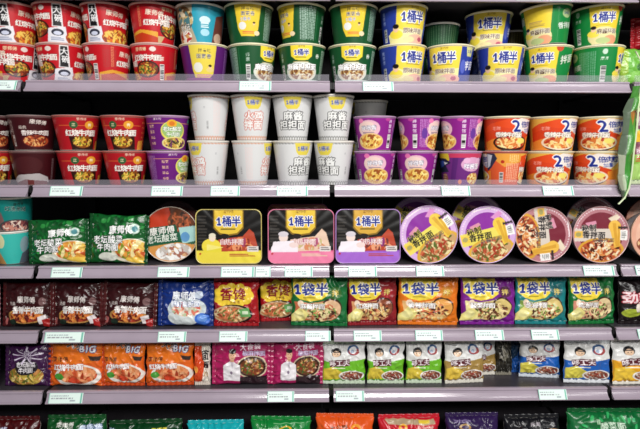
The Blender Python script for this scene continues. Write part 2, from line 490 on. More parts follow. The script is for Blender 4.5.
def c_red():
    a = cupart('C01420')
    for x in (0, -175):
        a.food(x, 66, 30, 19, ['6E2A18', 'D89830', 'E8B850', '8C3A1C', '507028', 'B84A24', 'C8A040'], bowl='2A1410', n=70)
        a.poly([(x-40, 84), (x-20, 84), (x-30, 100), (x-40, 100)], 'C8A878')
        a.text('红烧牛肉面', x, 36, 15, 'F6EEE6', '6A0A10', ow=2, bold=3, gap=.8)
        a.text('康师傅', x-14, 14, 9, 'E8C8A0', bold=1); a.ell(x+18, 14, 8, 6, 'E8D8D0')
    # black and white panel with brush letters
    a.poly([(46, 3), (66, 3), (70, 62), (42, 62)], 'E8E4E4'); a.poly([(48, 6), (64, 6), (66, 60), (45, 60)], '151216')
    for i, ch in enumerate('大碗'): a.text(ch, 56+i*3, 20+i*20, 17, 'F0F0F0', bold=1)
    a.poly([(32, 66), (76, 60), (82, 100), (26, 100)], 'E6E4EA'); a.ell(55, 76, 16, 9, '2A2A3C'); a.ell(55, 78, 10, 5, 'D0D4E8')
    a.lines(36, 88, 74, 98, '6878A0', 3)
    for x in (112, -48):
        a.text('康师傅', x, 26, 13, 'F2DCC8', '6A0A10', ow=1, bold=2, rot=.1)
        a.text('红烧牛肉面', x+6, 50, 14, 'F8F0E8', '6A0A10', ow=2, bold=3, gap=.8)
    a.food(118, 88, 42, 22, ['B85020', 'E8B040', 'F0C860', 'D87028', '8C3A1C'], n=90)
    a.poly([(-125, 76), (-90, 68), (-40, 74), (-10+-30, 84), (-40, 100), (-125, 100)], 'E0A030'); a.poly([(-120, 82), (-85, 76), (-40, 88), (-40, 100), (-120, 100)], 'C03818')
    a.lines(-112, 16, -78, 62, 'B03030', 16, True); a.lines(-92, 8, -84, 60, 'E08860', 3, True)
    a.bars(-140, 52, -128, 94); a.text('康', -134, 38, 10, 'F0DCD0'); return a
def c_green(bg='14502A', alt=False):
    a = cupart(bg); G2 = 'D8C8A8'
    if not alt:
        shield(a, 0, 1, 54, 42)
        a.ell(0, 72, 45, 27, 'DCE2D4'); a.food(0, 75, 34, 19, ['B48C58', '7A4A28', 'D8B878', 'E8E0C8', '8C5A34'], n=80, bowl='E8DCC0')
        a.text('麻酱担担面', 0, 59, 15, 'FFFFFF', '4A3020', ow=3, bold=3, gap=.85); a.lines(-22, 45, 22, 49, 'C8B070', 1)
        a.rect(-60, 93, 60, 100, 'DCE8E4')
        a.lines(60, 12, 92, 90, 'B8D0BC', 9, True, .4); a.rect(96, 30, 99, 70, 'D8E8D8')
        a.text('香', 44, 30, 10, 'E8F0E0')
        # pale yellow back panel with writing and round-headed figure
        a.poly([(146, 2), (214, 2), (208, 66), (198, 84), (160, 84), (152, 66)], 'EBCB38')
        a.text('拌着吃', 180, 14, 9, '5A4A30', bold=0); a.text('面更香', 180, 27, 10, '4A5080', 'F6EEC0', ow=1, bold=1)
        a.text('1桶半', 174, 41, 9, 'C8CCE0', '6A70A8', ow=1)
        a.ell(165, 58, 10, 10, 'E8E8E4'); boy(a, 196, 52, 8, 'E8C848'); a.lines(164, 72, 200, 80, 'E07840', 2); a.ell(205, 76, 8, 6, 'F0D8B0')
        a.lines(-132, 8, -88, 92, 'A4C0B0', 10, True, .5)
        a.bars(-66, 52, -54, 92); a.text('康', -60, 40, 9, 'C0D8C8', bold=0); a.text('师', -60, 28, 9, 'C0D8C8', bold=0)
        a.lines(-100+15, 10, -100+20, 90, '2E7048', 1, True)
    else:
        for x in (0, 128):
            a.poly([(x-36, 0), (x+40, 0), (x+34, 100), (x-30, 100)], 'EDD03C')
            a.ell(x, 82, 40, 26, 'E8DCA0')
            if x == 0: a.text('1桶半', x, 32, 24, BLUE, 'FFFFFF', ow=4, bold=4, gap=.84, sx=.84); a.text('康师傅', x, 9, 6, '7A4A18', bold=0)
            else: a.lines(x-20, 40, x+24, 56, 'C0A060', 4)
            a.lines(x-20, 51, x+20, 54, 'A89030', 1); boy(a, x-26, 62, 15, 'F0DC50')
            a.text('麻酱拌面', x+8, 68, 12, '5A4030', 'F4ECD8', ow=3, gap=.85); a.ell(x+20, 90, 20, 12, 'E8A078'); a.ell(x, 92, 20, 8, 'B8C888')
        a.ell(42, 6, 9, 10, 'C84828')
        a.text('拌面', 68, 34, 20, 'E4F0DC', '14502A', rot=-.25, shear=.2)
        a.text('香拌面', -150, 55, 15, 'DCECDC', '14502A', rot=-.1); a.ell(-150, 24, 16, 12, 'A8C088'); a.text('1桶半', -150, 24, 7, '20408C')
        a.lines(-128, 14, -84, 92, '6AA880', 9, True, .5)
        a.bars(-74, 54, -60, 96); a.ell(-66, 16, 6, 7, 'C8E0CC'); a.text('康师', -66, 34, 8, 'D8ECD8', bold=0)
    return a
def c_blue():
    a = cupart('2A3E9C')
    a.poly([(-32, 0), (56, 0), (50, 100), (-50, 100), (-36, 60)], 'EFD548'); a.poly([(-60, 78), (-30, 62), (0, 72), (52, 60), (52, 100), (-56, 100)], 'F2E9A4')
    a.text('康师傅', 12, 8, 6, '7A4A18', bold=0); a.text('1桶半', 10, 32, 27, BLUE, 'FFFFFF', ow=4, bold=4, gap=.84, sx=.84); a.lines(-8, 50, 34, 53, '8A7A28', 1)
    boy(a, -36, 62, 19, 'F4DE48'); a.text('原味拌面', 12, 68, 13, '6A5040', 'F6EEE0', ow=3, gap=.85)
    a.ell(24, 90, 32, 14, 'F2B8A0'); a.ell(0, 90, 18, 8, 'E8D8A0'); a.ell(38, 88, 8, 6, 'B8506A')
    a.bars(-78, 60, -66, 94); a.text('康', -74, 20, 9, '9AA8E0'); a.text('师', -74, 32, 9, '9AA8E0'); a.text('傅', -74, 44, 9, '9AA8E0')
    a.poly([(70, 4), (96, 4), (92, 28), (74, 28)], 'D8D890'); a.text('1桶', 83, 15, 9, '5060A8'); a.text('拌面', 86, 52, 22, 'F0F0FA', '2A3E9C', rot=-.12, shear=.2)
    a.ell(64, 56, 8, 18, '5A68C4'); a.lines(118, 10, 170, 92, '7A88D0', 9, True); a.lines(-150, 10, -100, 90, '7A88D0', 8, True)
    return a
def c_purpleback():
    a = cupart('5A1C6E')
    a.poly([(-40, 2), (30, 2), (24, 78), (14, 88), (-28, 88), (-34, 70)], 'E6D04C')
    a.text('拌着吃', 0, 18, 9, '4A4440', bold=0); a.text('面更香', -2, 33, 11, '4A5080', 'F2ECC0', ow=1)
    a.ell(-18, 62, 12, 13, 'E4E4D8'); boy(a, 14, 60, 10, 'E8D080'); a.lines(-24, 80, 22, 94, 'D88098', 3); a.rect(-70, 88, 20, 100, '8A2C8C')
    a.lines(60, 10, 110, 90, 'A070B8', 8, True); return a
def c_teal():
    a = cupart('2C9CB4')
    a.poly([(-90, 0), (-20, 0), (-26, 60), (-12, 100), (-90, 100)], 'B4A488')
    a.food(-50, 40, 30, 34, ['8A6A40', '6A4A28', 'C8B078', 'E8D8B8', '4A7A80'], n=90, size=.3)
    a.food(-52, 84, 26, 18, ['E8E0D0', 'B83028', 'F4F0E8', 'D8A060'], n=24, size=.3)
    a.text('老坛', -48, 62, 16, 'E8E4DC', '3A2A1C', rot=-.1); a.ell(10, 42, 14, 9, 'CFE8EC'); a.ell(10, 74, 12, 9, 'A8D8E8'); a.lines(0, 50, 24, 64, 'DDF0F2', 3)
    a.poly([(40, 30), (70, 20), (90, 100), (30, 100)], '6A3A30'); a.ell(52, 86, 16, 14, 'C8A890'); return a
def c_plain(bg, c2):
    a = cupart(bg); a.lines(-60, 10, 60, 90, c2, 14, True, .35); a.rect(-60, 2, 60, 5, c2); return a
def c_maroon():
    a = cupart('3E0E14')
    a.text('康师傅', 14, 18, 12, 'E8DCD4', '3E0E14', rot=.12, bold=2); a.text('香辣牛肉面', 6, 50, 14, 'F4EEE8', '7A2018', ow=2, gap=.82)
    a.food(8, 74, 36, 17, ['B04828', 'D8884C', '8A3018', 'E8B070', '6A2418'], n=70, bowl='54181A'); a.text('经典', -26, 34, 9, 'C8B8B0', bold=1)
    a.bars(-66, 56, -56, 90, '5A1A1A', 'D8D0CC'); a.lines(-68, 14, -54, 52, 'A89088', 2, True)
    a.poly([(100, 86), (130, 70), (190, 66), (216, 78), (220, 94), (110, 94)], 'B8B0B0'); a.poly([(108, 96), (150, 84), (214, 90), (216, 100), (104, 100)], '6A3030')
    a.ell(160, 40, 40, 26, '4A1A1E'); a.lines(228, 20, 236, 84, '8A7074', 2, True); return a
def c_red2():
    a = cupart('B01822')
    for x in (0, 178):
        a.rect(x-62, 27, x+60, 29, 'E87838'); a.ell(x-20, 26, 11, 11, '2E5A34'); a.text('正', x-20, 26, 8, 'E8E0B0'); a.ell(x+22, 26, 13, 12, 'E8A030'); a.text('香', x+22, 26, 9, 'F8ECC0')
        a.text('康师傅', x, 9, 7, 'F0D8C0', bold=0)
        a.poly([(x-36, 60), (x+40, 60), (x+44, 100), (x-30, 100)], '30140E')
        a.food(x+4, 76, 30, 19, ['8A4A18', 'E0B83C', 'F0D060', '6A7A28', 'B86A28', '2E1C10'], n=80)
        a.text('红烧牛肉面', x, 50, 17, 'FAF4EC', '6A0A10', ow=2, bold=3, gap=.8)
        a.poly([(x+54, 74), (x+80, 70), (x+80, 100), (x+52, 100)], 'E09438')
        for k in range(4): a.text('香辣', x+72, 18+k*15, 6, 'E88048', bold=0)
    return a
def c_purple2():
    a = cupart('6A1E78'); a.rect(-100, 20, 100, 22, 'E8A060')
    a.text('康师傅', -40, 8, 7, 'F0D8E0', bold=0)
    a.ell(4, 44, 36, 30, 'E8DC60'); a.ell(4, 42, 32, 26, '9CC070'); a.ell(0, 22, 14, 12, 'E8B030'); a.ell(0, 22, 8, 7, 'D87828')
    a.text('老坛酸菜', 2, 38, 13, 'F8FCF0', '3A6A30', ow=3, gap=.82); a.text('牛肉面', 4, 54, 13, 'F8FCF0', '3A6A30', ow=3, gap=.82)
    a.food(10, 80, 36, 16, ['D8B850', 'F0DC88', '8A7A30', '3A3A20', 'C89048', '6A2A60'], n=70, bowl='E8D890')
    a.ell(66, 14, 10, 7, '58A890')
    for k in range(4): a.text('酸菜', -62, 30+k*17, 8, 'F0C0A0', bold=0); a.text('酸菜', 84, 30+k*17, 7, 'C890C0', bold=0)
    for x in (140, -120): a.lines(x, 12, x+30, 90, 'A070B0', 6, True)
    return a
def c_white(l1, l2, oc, pat):
    a = Art(360, 122, 'DADADA', -180, 3, True)
    for k in range(36):
        x = -180+k*10
        a.ell(x, 3, 5.5, 5, pat); a.ell(x+2, 3, 2.5, 2.5, 'DADADA'); a.ell(x+5, 119, 5.5, 7, pat); a.ell(x+5, 120, 3, 4, 'DADADA')
    for x in (0, 180):
        a.poly([(x-25, 4), (x+30, 4), (x+24, 30), (x+17, 38), (x-13, 38), (x-20, 30)], 'E4D050'); a.text('1桶半', x+2, 20, 13, '4454A0', 'C8CCDC', ow=2, gap=.85)
        a.text(l1, x+4, 57, 22, 'ECECEA', oc, ow=5, bold=4, gap=1.0, sx=1.25); a.text(l2, x+2, 82, 23, 'ECECEA', oc, ow=5, bold=4, gap=.95, sx=1.2)
        a.lines(x+8, 95, x+34, 99, 'A8A0B0', 2)
        a.text('康', x+70, 34, 5, '909098', bold=0); a.bars(x+74, 70, x+82, 96, 'A0A0A0', 'DADADA')
        a.lines(x+98, 16, x+122, 108, 'E4D4D2' if oc != '1C1C20' else 'D4D4D6', 7, True, .5)
    a.rect(-180, 0, 180, 2.5, pat); return a
def c_purple3():
    a = cupart('8C2288')
    for x, (p, q) in zip((0, 140), (('F0D070', 'E8A8D0'), ('C86A30', 'E8C0D0'))):
        a.ell(x, 36, 34, 26, 'E8B8C8'); a.ell(x-6, 36, 28, 22, 'F0D0C8'); a.ell(x-24, 12, 8, 7, 'E878B0')
        a.text('拌得香', x, 34, 14, 'F8F4F8', '4A3468', ow=3, rot=-.06, gap=.85); a.lines(x-20, 46, x+20, 52, '6A5080', 2)
        a.food(x+4, 74, 37, 21, ['D8A048', p, 'F4E090', 'C87830', 'E8C060', '9A5020'], n=80, size=.2, bowl='E8C080')
    a.bars(62, 52, 76, 94); 
    for k, c in enumerate('拌面馆'): a.text(c, 68, 14+k*14, 10, 'F0D8F0', bold=1)
    a.ell(58, 8, 9, 5, 'C04898'); a.lines(84, 8, 112, 92, 'C888CC', 6, True, .5); a.ell(98, 50, 9, 16, '6A3A98')
    a.lines(-110, 10, -66, 92, 'C080C0', 8, True, .5); a.bars(-62, 55, -50, 92); return a
def c_purple_arrow():
    a = cupart('6E2C7C')
    a.poly([(-90, 0), (-34, 0), (-30, 26), (-90, 40)], 'D8C030'); a.poly([(-90, 18), (-44, 20), (-26, 34), (-44, 42), (-34, 62), (-90, 66)], '1C2438'); a.poly([(-90, 26), (-50, 28), (-54, 44), (-90, 56)], '3A5AA8'); a.poly([(-52, 30), (-36, 34), (-48, 40)], 'D8DCE0')
    a.poly([(-34, 0), (90, 0), (90, 18), (-30, 18)], 'C83C60'); a.ell(-50, 84, 12, 18, '8C5A40'); a.lines(-62, 70, -40, 92, 'C8A080', 3)
    a.ell(38, 38, 34, 22, 'E0A8CC'); a.ell(20, 26, 10, 8, 'E8B8D8'); a.ell(60, 26, 10, 8, 'E8B8D8'); a.text('拌酱面', 38, 44, 16, 'FFFFFF', '7A3890', ow=3, gap=.85)
    a.food(48, 82, 24, 18, ['D09040', 'F0C868', 'B85030', 'F4E098'], n=50, size=.22); a.ell(2, 92, 6, 7, 'E88860'); a.poly([(-20, 18), (-4, 18), (-14, 100), (-30, 100)], '5A2470'); return a
def c_orange(alt=False, bg='E8B048', bowl='F0DCC0'):
    a = cupart(bg)
    for x in (0, 180):
        a.poly([(x-84, 34), (x-60, 20), (x-10, 6), (x+6, 10), (x+16, 46), (x+60, 60), (x+74, 54), (x+74, 70), (x-84, 66)], 'E04A1C')
        a.poly([(x-84, 50), (x-30, 30), (x+20, 40), (x+80, 62), (x+80, 92), (x-84, 76)], 'D8421C'); a.poly([(x-84, 76), (x-30, 60), (x-20, 100), (x-84, 100)], 'E88C34')
        a.poly([(x+50, 60), (x+84, 50), (x+84, 100), (x+50, 100)], 'EE8A2C')
        a.poly([(x-6, 14), (x+22, 4), (x+76, 10), (x+80, 30), (x+56, 52), (x+14, 36)], 'F0E4DC')
        a.text('2', x+12, 26, 40, BLUE, 'F8F4F0', ow=4, bold=4, shear=-.2); a.text('倍肉粒', x+50, 22, 17, BLUE, 'F8F4F0', ow=2, bold=3, rot=-.05, gap=.8, shear=-.15); a.text('加量', x+50, 40, 12, '4A5AA8', 'F8F4F0', ow=2, rot=-.1)
        a.ell(x, 80, 50, 24, '38140E'); a.food(x, 77, 46, 19, ['C85A2C', 'F0B868', 'F4D088', 'B8341C', 'F0E0A0', 'D87838'], n=90, size=.18, bowl=bowl); a.ell(x+30, 72, 14, 8, 'F2E070')
        a.text('老陈', x-42, 34, 10, 'F4A090', bold=2); a.text('香辣牛肉面', x-8, 54, 14, 'FAF0E4', '2A1810', ow=3, bold=3, gap=.8, rot=.03)
    if alt:
        a.rect(60, 0, 145, 100, 'DC5A30'); a.poly([(60, 0), (145, 0), (145, 30), (100, 46), (60, 14)], 'E8A040')
        a.poly([(48, 0), (70, 0), (80, 20), (62, 50), (48, 60)], '2A3048'); a.poly([(50, 6), (66, 10), (58, 44), (50, 50)], 'C8D0D8')
        a.bars(86, 62, 97, 94); a.lines(104, 34, 142, 92, 'F0B090', 7, True, .5); a.lines(112, 8, 140, 32, 'F0D088', 5, True); a.ell(94, 30, 5, 5, 'B82C1C')
    return a
def c_tealcup(light):
    a = cupart('3CC0B4' if light else '14807A')
    if light:
        a.ell(-40, 26, 16, 24, 'D8D8A8'); a.ell(38, 42, 16, 26, '8CA8B0'); a.poly([(-80, 50), (-50, 60), (-30, 100), (-80, 100)], 'B88A50'); a.poly([(30, 70), (80, 50), (80, 100), (20, 100)], '58606C')
    else:
        a.text('康师傅', 16, 20, 8, '103028', bold=1); a.text('红汤米线', 8, 34, 13, '0A1A18', 'D8E8E0', ow=1, rot=.08)
        a.poly([(-60, 30), (-36, 44), (-26, 80), (40, 70), (60, 80), (60, 100), (-70, 100)], '7A5A58'); a.food(6, 88, 46, 18, ['8A4A48', 'C88878', 'E8D0C0', '5A3038'], n=60, bowl='3A4A4C')
    return a
H1 = .1175
def reg(k, art, rt, rb, h, lidm=M_FOIL, rimm=None): CUPS[k] = (cup_meshes(k, art, rt, rb, h, lidm, rimm), rt)
CREAM = mat('cream_rim_plastic', 'EFE6C0', .35); REDR = mat('red_foil_rim', 'B86058', .35); PURR = mat('pale_purple_rim', 'B890B8', .35); DKR = mat('dark_maroon_rim', '7A5A5A', .4)
reg('red', c_red(), .0735, .058, H1, rimm=mat('pinkish_rim', 'D8A8A0', .35)); reg('green', c_green(), .0765, .058, H1, rimm=CREAM); reg('bright', c_green('14823C', True), .0765, .060, H1, rimm=CREAM)
reg('blue', c_blue(), .0765, .059, H1, rimm=CREAM); reg('pback', c_purpleback(), .0765, .058, H1, rimm=CREAM); reg('teal', c_teal(), .0765, .060, H1)
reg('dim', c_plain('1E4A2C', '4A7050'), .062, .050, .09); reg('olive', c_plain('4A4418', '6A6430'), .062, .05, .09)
H2 = .1075
reg('maroon', c_maroon(), .0715, .053, H2, rimm=DKR); reg('red2', c_red2(), .0715, .051, H2, rimm=REDR); reg('purple2', c_purple2(), .0685, .053, H2, rimm=PURR)
H3 = .1395
reg('wpink', c_white('火鸡', '拌面', 'D07060', 'D09A80'), .066, .046, H3); reg('wblack', c_white('麻酱', '担担面', '1C1C20', '8E8E8C'), .066, .046, H3)
reg('purple3', c_purple3(), .069, .052, H2, rimm=PURR); reg('parrow', c_purple_arrow(), .0695, .053, H2, rimm=PURR)
reg('orange', c_orange(), .075, .062, H2, rimm=CREAM); reg('orange1', c_orange(False, 'C83A1C', '2A120C'), .0735, .060, H2, rimm=CREAM); reg('orange2', c_orange(True), .072, .057, H2, rimm=REDR)
reg('tealhi', c_tealcup(False), .062, .050, .108); reg('teallo', c_tealcup(True), .062, .042, .108)

# ------------------------------------------------------------------ row 1: stacked cups on the top shelf
z = ZS[1]+DK+.0002; YC = .106; GA = 'stacked instant noodle cups on the top shelf'
T1 = [  # px, rot, key, label
 (15, 5, 'red', 'red noodle cup showing its bowl picture, bottom layer at the top shelf’s far left end'),
 (62, -50, 'red', 'red noodle cup with black calligraphy panel centred, bottom layer, second from the left end'),
 (108, 100, 'red', 'red noodle cup with plain red face and small barcode, bottom layer, third from left'),
 (155, 152, 'red', 'red noodle cup turned to bowl picture and barcode, under the cup with white slogan'),
 (204.5, 0, 'pback', 'purple cup with yellow front panel, under the teal and brown cup'),
 (252.5, 48, 'green', 'dark green cup with barcode and half a yellow shield, bottom layer, beside the purple one'),
 (301.5, 0, 'green', 'dark green cup with blue logo on yellow shield, bottom layer, left of the shelf gap'),
 (352, 0, 'green', 'dark green cup with blue logo on yellow shield, bottom layer, right of the shelf gap'),
 (402, 20, 'blue', 'blue and yellow cup with barcode strip, under the other blue one, top shelf'),
 (449.5, -26, 'blue', 'blue and yellow cup turned right to its white script, bottom layer, top shelf'),
 (500, 4, 'blue', 'blue and yellow cup facing front, under the shaded blue cup set back'),
 (547, -12, 'bright', 'bright green cup with yellow logo face, bottom layer, under the leaning green cup'),
 (597.5, 82, 'bright', 'bright green cup with ingredients text and barcode, bottom right end of the top shelf')]
lo = {}
for i, (px, rot, k, lab) in enumerate(T1): cup(k, lab.replace('’', "'"), px, z, YC+(.004*(i % 2)), rot, 60, GA)
U1 = [(13, -76, 'red', 0, 'red noodle cup with calligraphy panel, upper layer at the far left end of top shelf'),
 (59, -60, 'red', 0, 'red noodle cup with black panel right of bowl picture, upper layer, second from left'),
 (106, -88, 'red', 0, 'red noodle cup with black panel at its left edge, upper layer, third from left'),
 (154, 50, 'red', 0, 'red noodle cup with white slogan above noodles, beside the teal and brown cup'),
 (201, 0, 'teal', .004, 'teal and brown noodle cup on top of the purple and yellow cup'),
 (249, 177, 'green', 0, 'dark green cup with large yellow back panel, upper layer, beside the teal cup'),
 (301.5, 128, 'green', 0, 'dark green cup with columns of pale text, upper layer, left of the shelf gap'),
 (353, 180, 'green', 0, 'dark green cup with large yellow back panel, upper layer, right of the shelf gap'),
 (403, 17, 'blue', 0, 'blue and yellow cup on top of the stack, upper layer beside the empty spot'),
 (547, -152, 'bright', 0, 'green cup with white script and yellow edge, leaning, upper layer near right end'),
 (597, 20, 'bright', 0, 'green cup with yellow logo face, upper layer at the right end of top shelf')]
for i, (px, rot, k, dy, lab) in enumerate(U1):
    tl = {9: -.055, 10: -.03}.get(i, 0)
    cup(k, lab, px, z+H1+.0006+abs(tl)*.06, YC+dy+.002*((i+1) % 2), rot, 24, GA, tilt=tl)
cup('blue', 'shaded blue and yellow cup set back on the upper layer, top shelf', 488, z+H1+.0006, .178, -6, 30, GA)
# ones standing further back
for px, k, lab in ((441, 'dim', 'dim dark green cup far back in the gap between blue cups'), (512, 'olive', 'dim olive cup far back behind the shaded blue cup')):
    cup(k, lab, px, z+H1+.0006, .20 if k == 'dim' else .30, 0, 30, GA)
cup('green', 'dark green cup hidden behind the bottom layer, carrying the dim green cup', 441, z, .262, 90, 60, GA)
cup('blue', 'blue cup in the second row behind, carrying the shaded cups', 492, z, .27, 90, 60, GA)

# ------------------------------------------------------------------ row 2
z = ZS[2]+DK+.0002; GB = 'stacked instant noodle cups on the second shelf'; YC = .1
R2 = [(-9, 10, 'red2', 0, 'red noodle cup cut by the left frame edge, bottom layer of second shelf'), (35, 180, 'maroon', 0, 'maroon noodle cup with pale swoosh, bottom layer of second shelf'),
 (81, 5, 'red2', 0, 'red cup with orange badge, bottom layer, nearest the maroon cups'), (126.3, 10, 'red2', 0, 'red cup with orange badge, bottom layer, nearest the purple cups'),
 (168.7, 52, 'purple2', 0, 'purple cup with green bubble at its right edge, bottom layer beside the white cups'),
 (-12, 20, 'maroon', 1, 'maroon cup cut by the left frame edge, upper layer of second shelf'), (33, 0, 'maroon', 1, 'maroon noodle cup with white lettering and bowl picture, upper layer of second shelf'),
 (77, 12, 'red2', 1, 'red cup with orange badge, upper layer, right of the maroon cup'), (124.5, -10, 'red2', 1, 'red cup with orange badge, upper layer, left of the purple cup'),
 (168, 12, 'purple2', 1, 'purple cup with green bubble facing front, upper layer beside the white cups')]
for i, (px, rot, k, up, lab) in enumerate(R2):
    cup(k, lab, px, z+up*(H2+.0006), YC-.003*(i % 2)-(.002 if up else 0), rot, 166-up*34, GB)
W2 = [(209, -48, 'wpink', 0, 'tall white cup with pink lettering cut off left, bottom layer, leftmost white cup'), (252.5, 60, 'wpink', 0, 'tall white cup with pink lettering at its right edge, bottom layer, second white cup'),
 (293, 30, 'wblack', 0, 'tall white cup with black lettering turned right, bottom layer, third white cup'), (333.5, -32, 'wblack', 0, 'tall white cup with black lettering turned left, bottom layer, rightmost white cup'),
 (209.5, -85, 'wpink', 1, 'tall white cup with faint text columns, upper layer, leftmost white cup'), (251.5, 4, 'wpink', 1, 'tall white cup with pink lettering facing front, upper layer, second white cup'),
 (292.5, -2, 'wblack', 1, 'tall white cup with black lettering facing front, upper layer, third white cup'), (333.5, 10, 'wblack', 1, 'tall white cup with black lettering, upper layer, rightmost beside the magenta cups')]
for i, (px, rot, k, up, lab) in enumerate(W2):
    cup(k, lab, px, z+up*(H3+.0006), .097-(.004 if up else 0), rot, 162-up*45, 'tall white noodle cups')
cup('wblack', 'tall white cup in the second row behind the magenta cups, bottom', 369, z, .24, 100, 150, 'tall white noodle cups')
cup('wblack', 'grey shaded tall cup set back above the first magenta cup', 369, z+H3+.0006-.004+.004, .24, 100, 110, 'tall white noodle cups')
P2 = [(375, 0, 'purple3', 0, 'magenta cup with yellow noodles facing front, bottom layer beside the white cups'), (416.5, -2, 'purple3', 0, 'magenta cup with lettering bubble left, bottom layer, second magenta cup'),
 (459.7, 0, 'parrow', 0, 'purple cup with yellow corner and dark arrow, bottom layer of second shelf'), (503.3, -96, 'orange2', 0, 'orange cup with barcode and ingredients text, bottom layer beside the purple arrow cup'),
 (548, 14, 'orange', 0, 'orange and yellow cup with blue numeral, bottom layer, second from right end'), (596.5, -20, 'orange', 0, 'orange and yellow cup with blue numeral, bottom layer at the right end'),
 (374.5, -18, 'purple3', 1, 'magenta cup with bubble turned left and barcode, upper layer beside the white cups'), (418.5, -80, 'purple3', 1, 'magenta cup turned to barcode and text, upper layer, second magenta cup'),
 (461, -68+8, 'purple3', 1, 'magenta cup showing barcode between two bowls, upper layer, third magenta cup'), (505.5, 18, 'orange1', 1, 'orange cup with dark bowl picture, upper layer beside the magenta cups'),
 (552, 26, 'orange', 1, 'orange and yellow cup, upper layer, second from right end of second shelf'), (600.5, -5, 'orange', 1, 'orange and yellow cup, upper layer at the right end of second shelf')]
for i, (px, rot, k, up, lab) in enumerate(P2):
    cup(k, lab, px, z+up*(H2+.0006), YC+(.004 if k.startswith('o') else 0)-.002*(i % 2), rot, 166-up*34, GB)

# ------------------------------------------------------------------ row 3
z = ZS[3]+DK+.0002
cup('teallo', 'light teal noodle cup at the left frame edge, under the darker teal cup', 13, z, .096, 0, 247)
cup('tealhi', 'dark teal noodle cup standing on the light teal cup at left', 13, z+.1086, .093, 0, 215)
def fp(px0, px1, y=300): return (px1-px0)/302.0
def ht(py, Y, zb, px=320): return at(px, py, Y)[1]-zb

def p_green():
    a = Art(125, 100, '0F5A26')
    r = a.rng
    for _ in range(60): a.ell(r.random()*125, r.random()*100, 3+5*r.random(), 2+3*r.random(), r.choice(['1A7A34', '0A4018', '2E8C40', '0C4A20']), r.random()*3)
    a.ell(96, 74, 44, 26, 'E8E0C8'); a.food(98, 72, 38, 22, ['D88838', 'F0C860', 'E8A040', 'C85828', 'F0E0A0', '8A9A30'], n=80, size=.2); a.ell(44, 88, 22, 9, 'D8DCD0'); a.ell(110, 92, 26, 6, 'EFC850')
    a.text('康师傅', 72, 30, 16, 'FFFFFF', '0A3A18', ow=3, bold=3, rot=-.06); a.ell(103, 28, 11, 10, 'D0E4D8'); a.ell(103, 28, 7, 6, '5A98A0')
    a.text('老坛酸菜', 42, 52, 15, 'FFFFFF', '143018', ow=4, bold=2, rot=-.05); a.text('牛肉面', 42, 68, 15, 'FFFFFF', '143018', ow=4, bold=2, rot=-.05); return a
A = p_green()
for x0, x1, yt, lab, sd in ((30, 86, 219, 'green pickled cabbage noodle packet beside the teal cups', 1), (88, 145, 214, 'green pickled cabbage noodle packet beside the leaning round bowl', 2)):
    pouch('noodle_packet', lab, A, fp(x0, x1)-.013, ht(yt, .07, z)*1.0, (x0+x1)/2, z, .060, 'lr', sd, group='green noodle packets', py=240, roll=.03 if sd == 2 else -.01, sealc='0E4A22')

def l_b1():
    a = Art(100, 100, 'D8C8B0'); a.ell(50, 50, 47, 47, '1E5A40'); a.poly([(12, 0), (62, 0), (64, 34), (0, 36)], 'C03C20'); a.poly([(52, 0), (100, 10), (100, 50), (62, 48)], '5A3422')
    a.food(72, 28, 24, 20, ['6A3A20', '9A4A28', '3A2418', 'B8603A'], n=60); a.poly([(0, 34), (62, 34), (66, 66), (0, 66)], '17583C')
    a.text('康师傅', 36, 42, 13, 'F4F4EC', '0C3824', ow=2, rot=.0); a.text('老坛酸菜', 34, 56, 12, 'E4ECE0', '0C3824', ow=2); a.poly([(66, 40), (100, 40), (100, 66), (70, 70)], 'A8D4D0'); a.ell(76, 58, 8, 9, '6098C8')
    a.poly([(0, 68), (62, 66), (92, 74), (80, 96), (30, 100), (0, 90)], 'D8964C'); a.food(52, 82, 32, 15, ['E8E4E0', 'F8F8F4', 'C8C0B8', 'A86A58', 'D8A878'], n=60, size=.2); return a
LID = lambda n, lab, *a_, **k: lidded(n, lab, 'noodle bowl', *a_, **k)
BD = .182
LID('noodle_bowl', 'round noodle bowl with teal and orange lid, leaning between green packets and trays', l_b1(), 'round', .180, .180, .045, 170.5, z, .084, lean=.14, roll=-.12, rimc='D8C8B8', bodyc='E4E0D8', bottom=.75, py=236)
LID('noodle_bowl', 'shaded maroon bowl behind the teal and orange lidded bowl', Art(100, 100, '4A1818').ell(50, 50, 40, 40, '5C2420').lines(20, 30, 80, 70, '7A4034', 6), 'round', .172, .172, .05, 176, z+.022, .16, lean=.1, rimc='3A1818', bodyc='4A1C1C', bottom=.75, py=228)

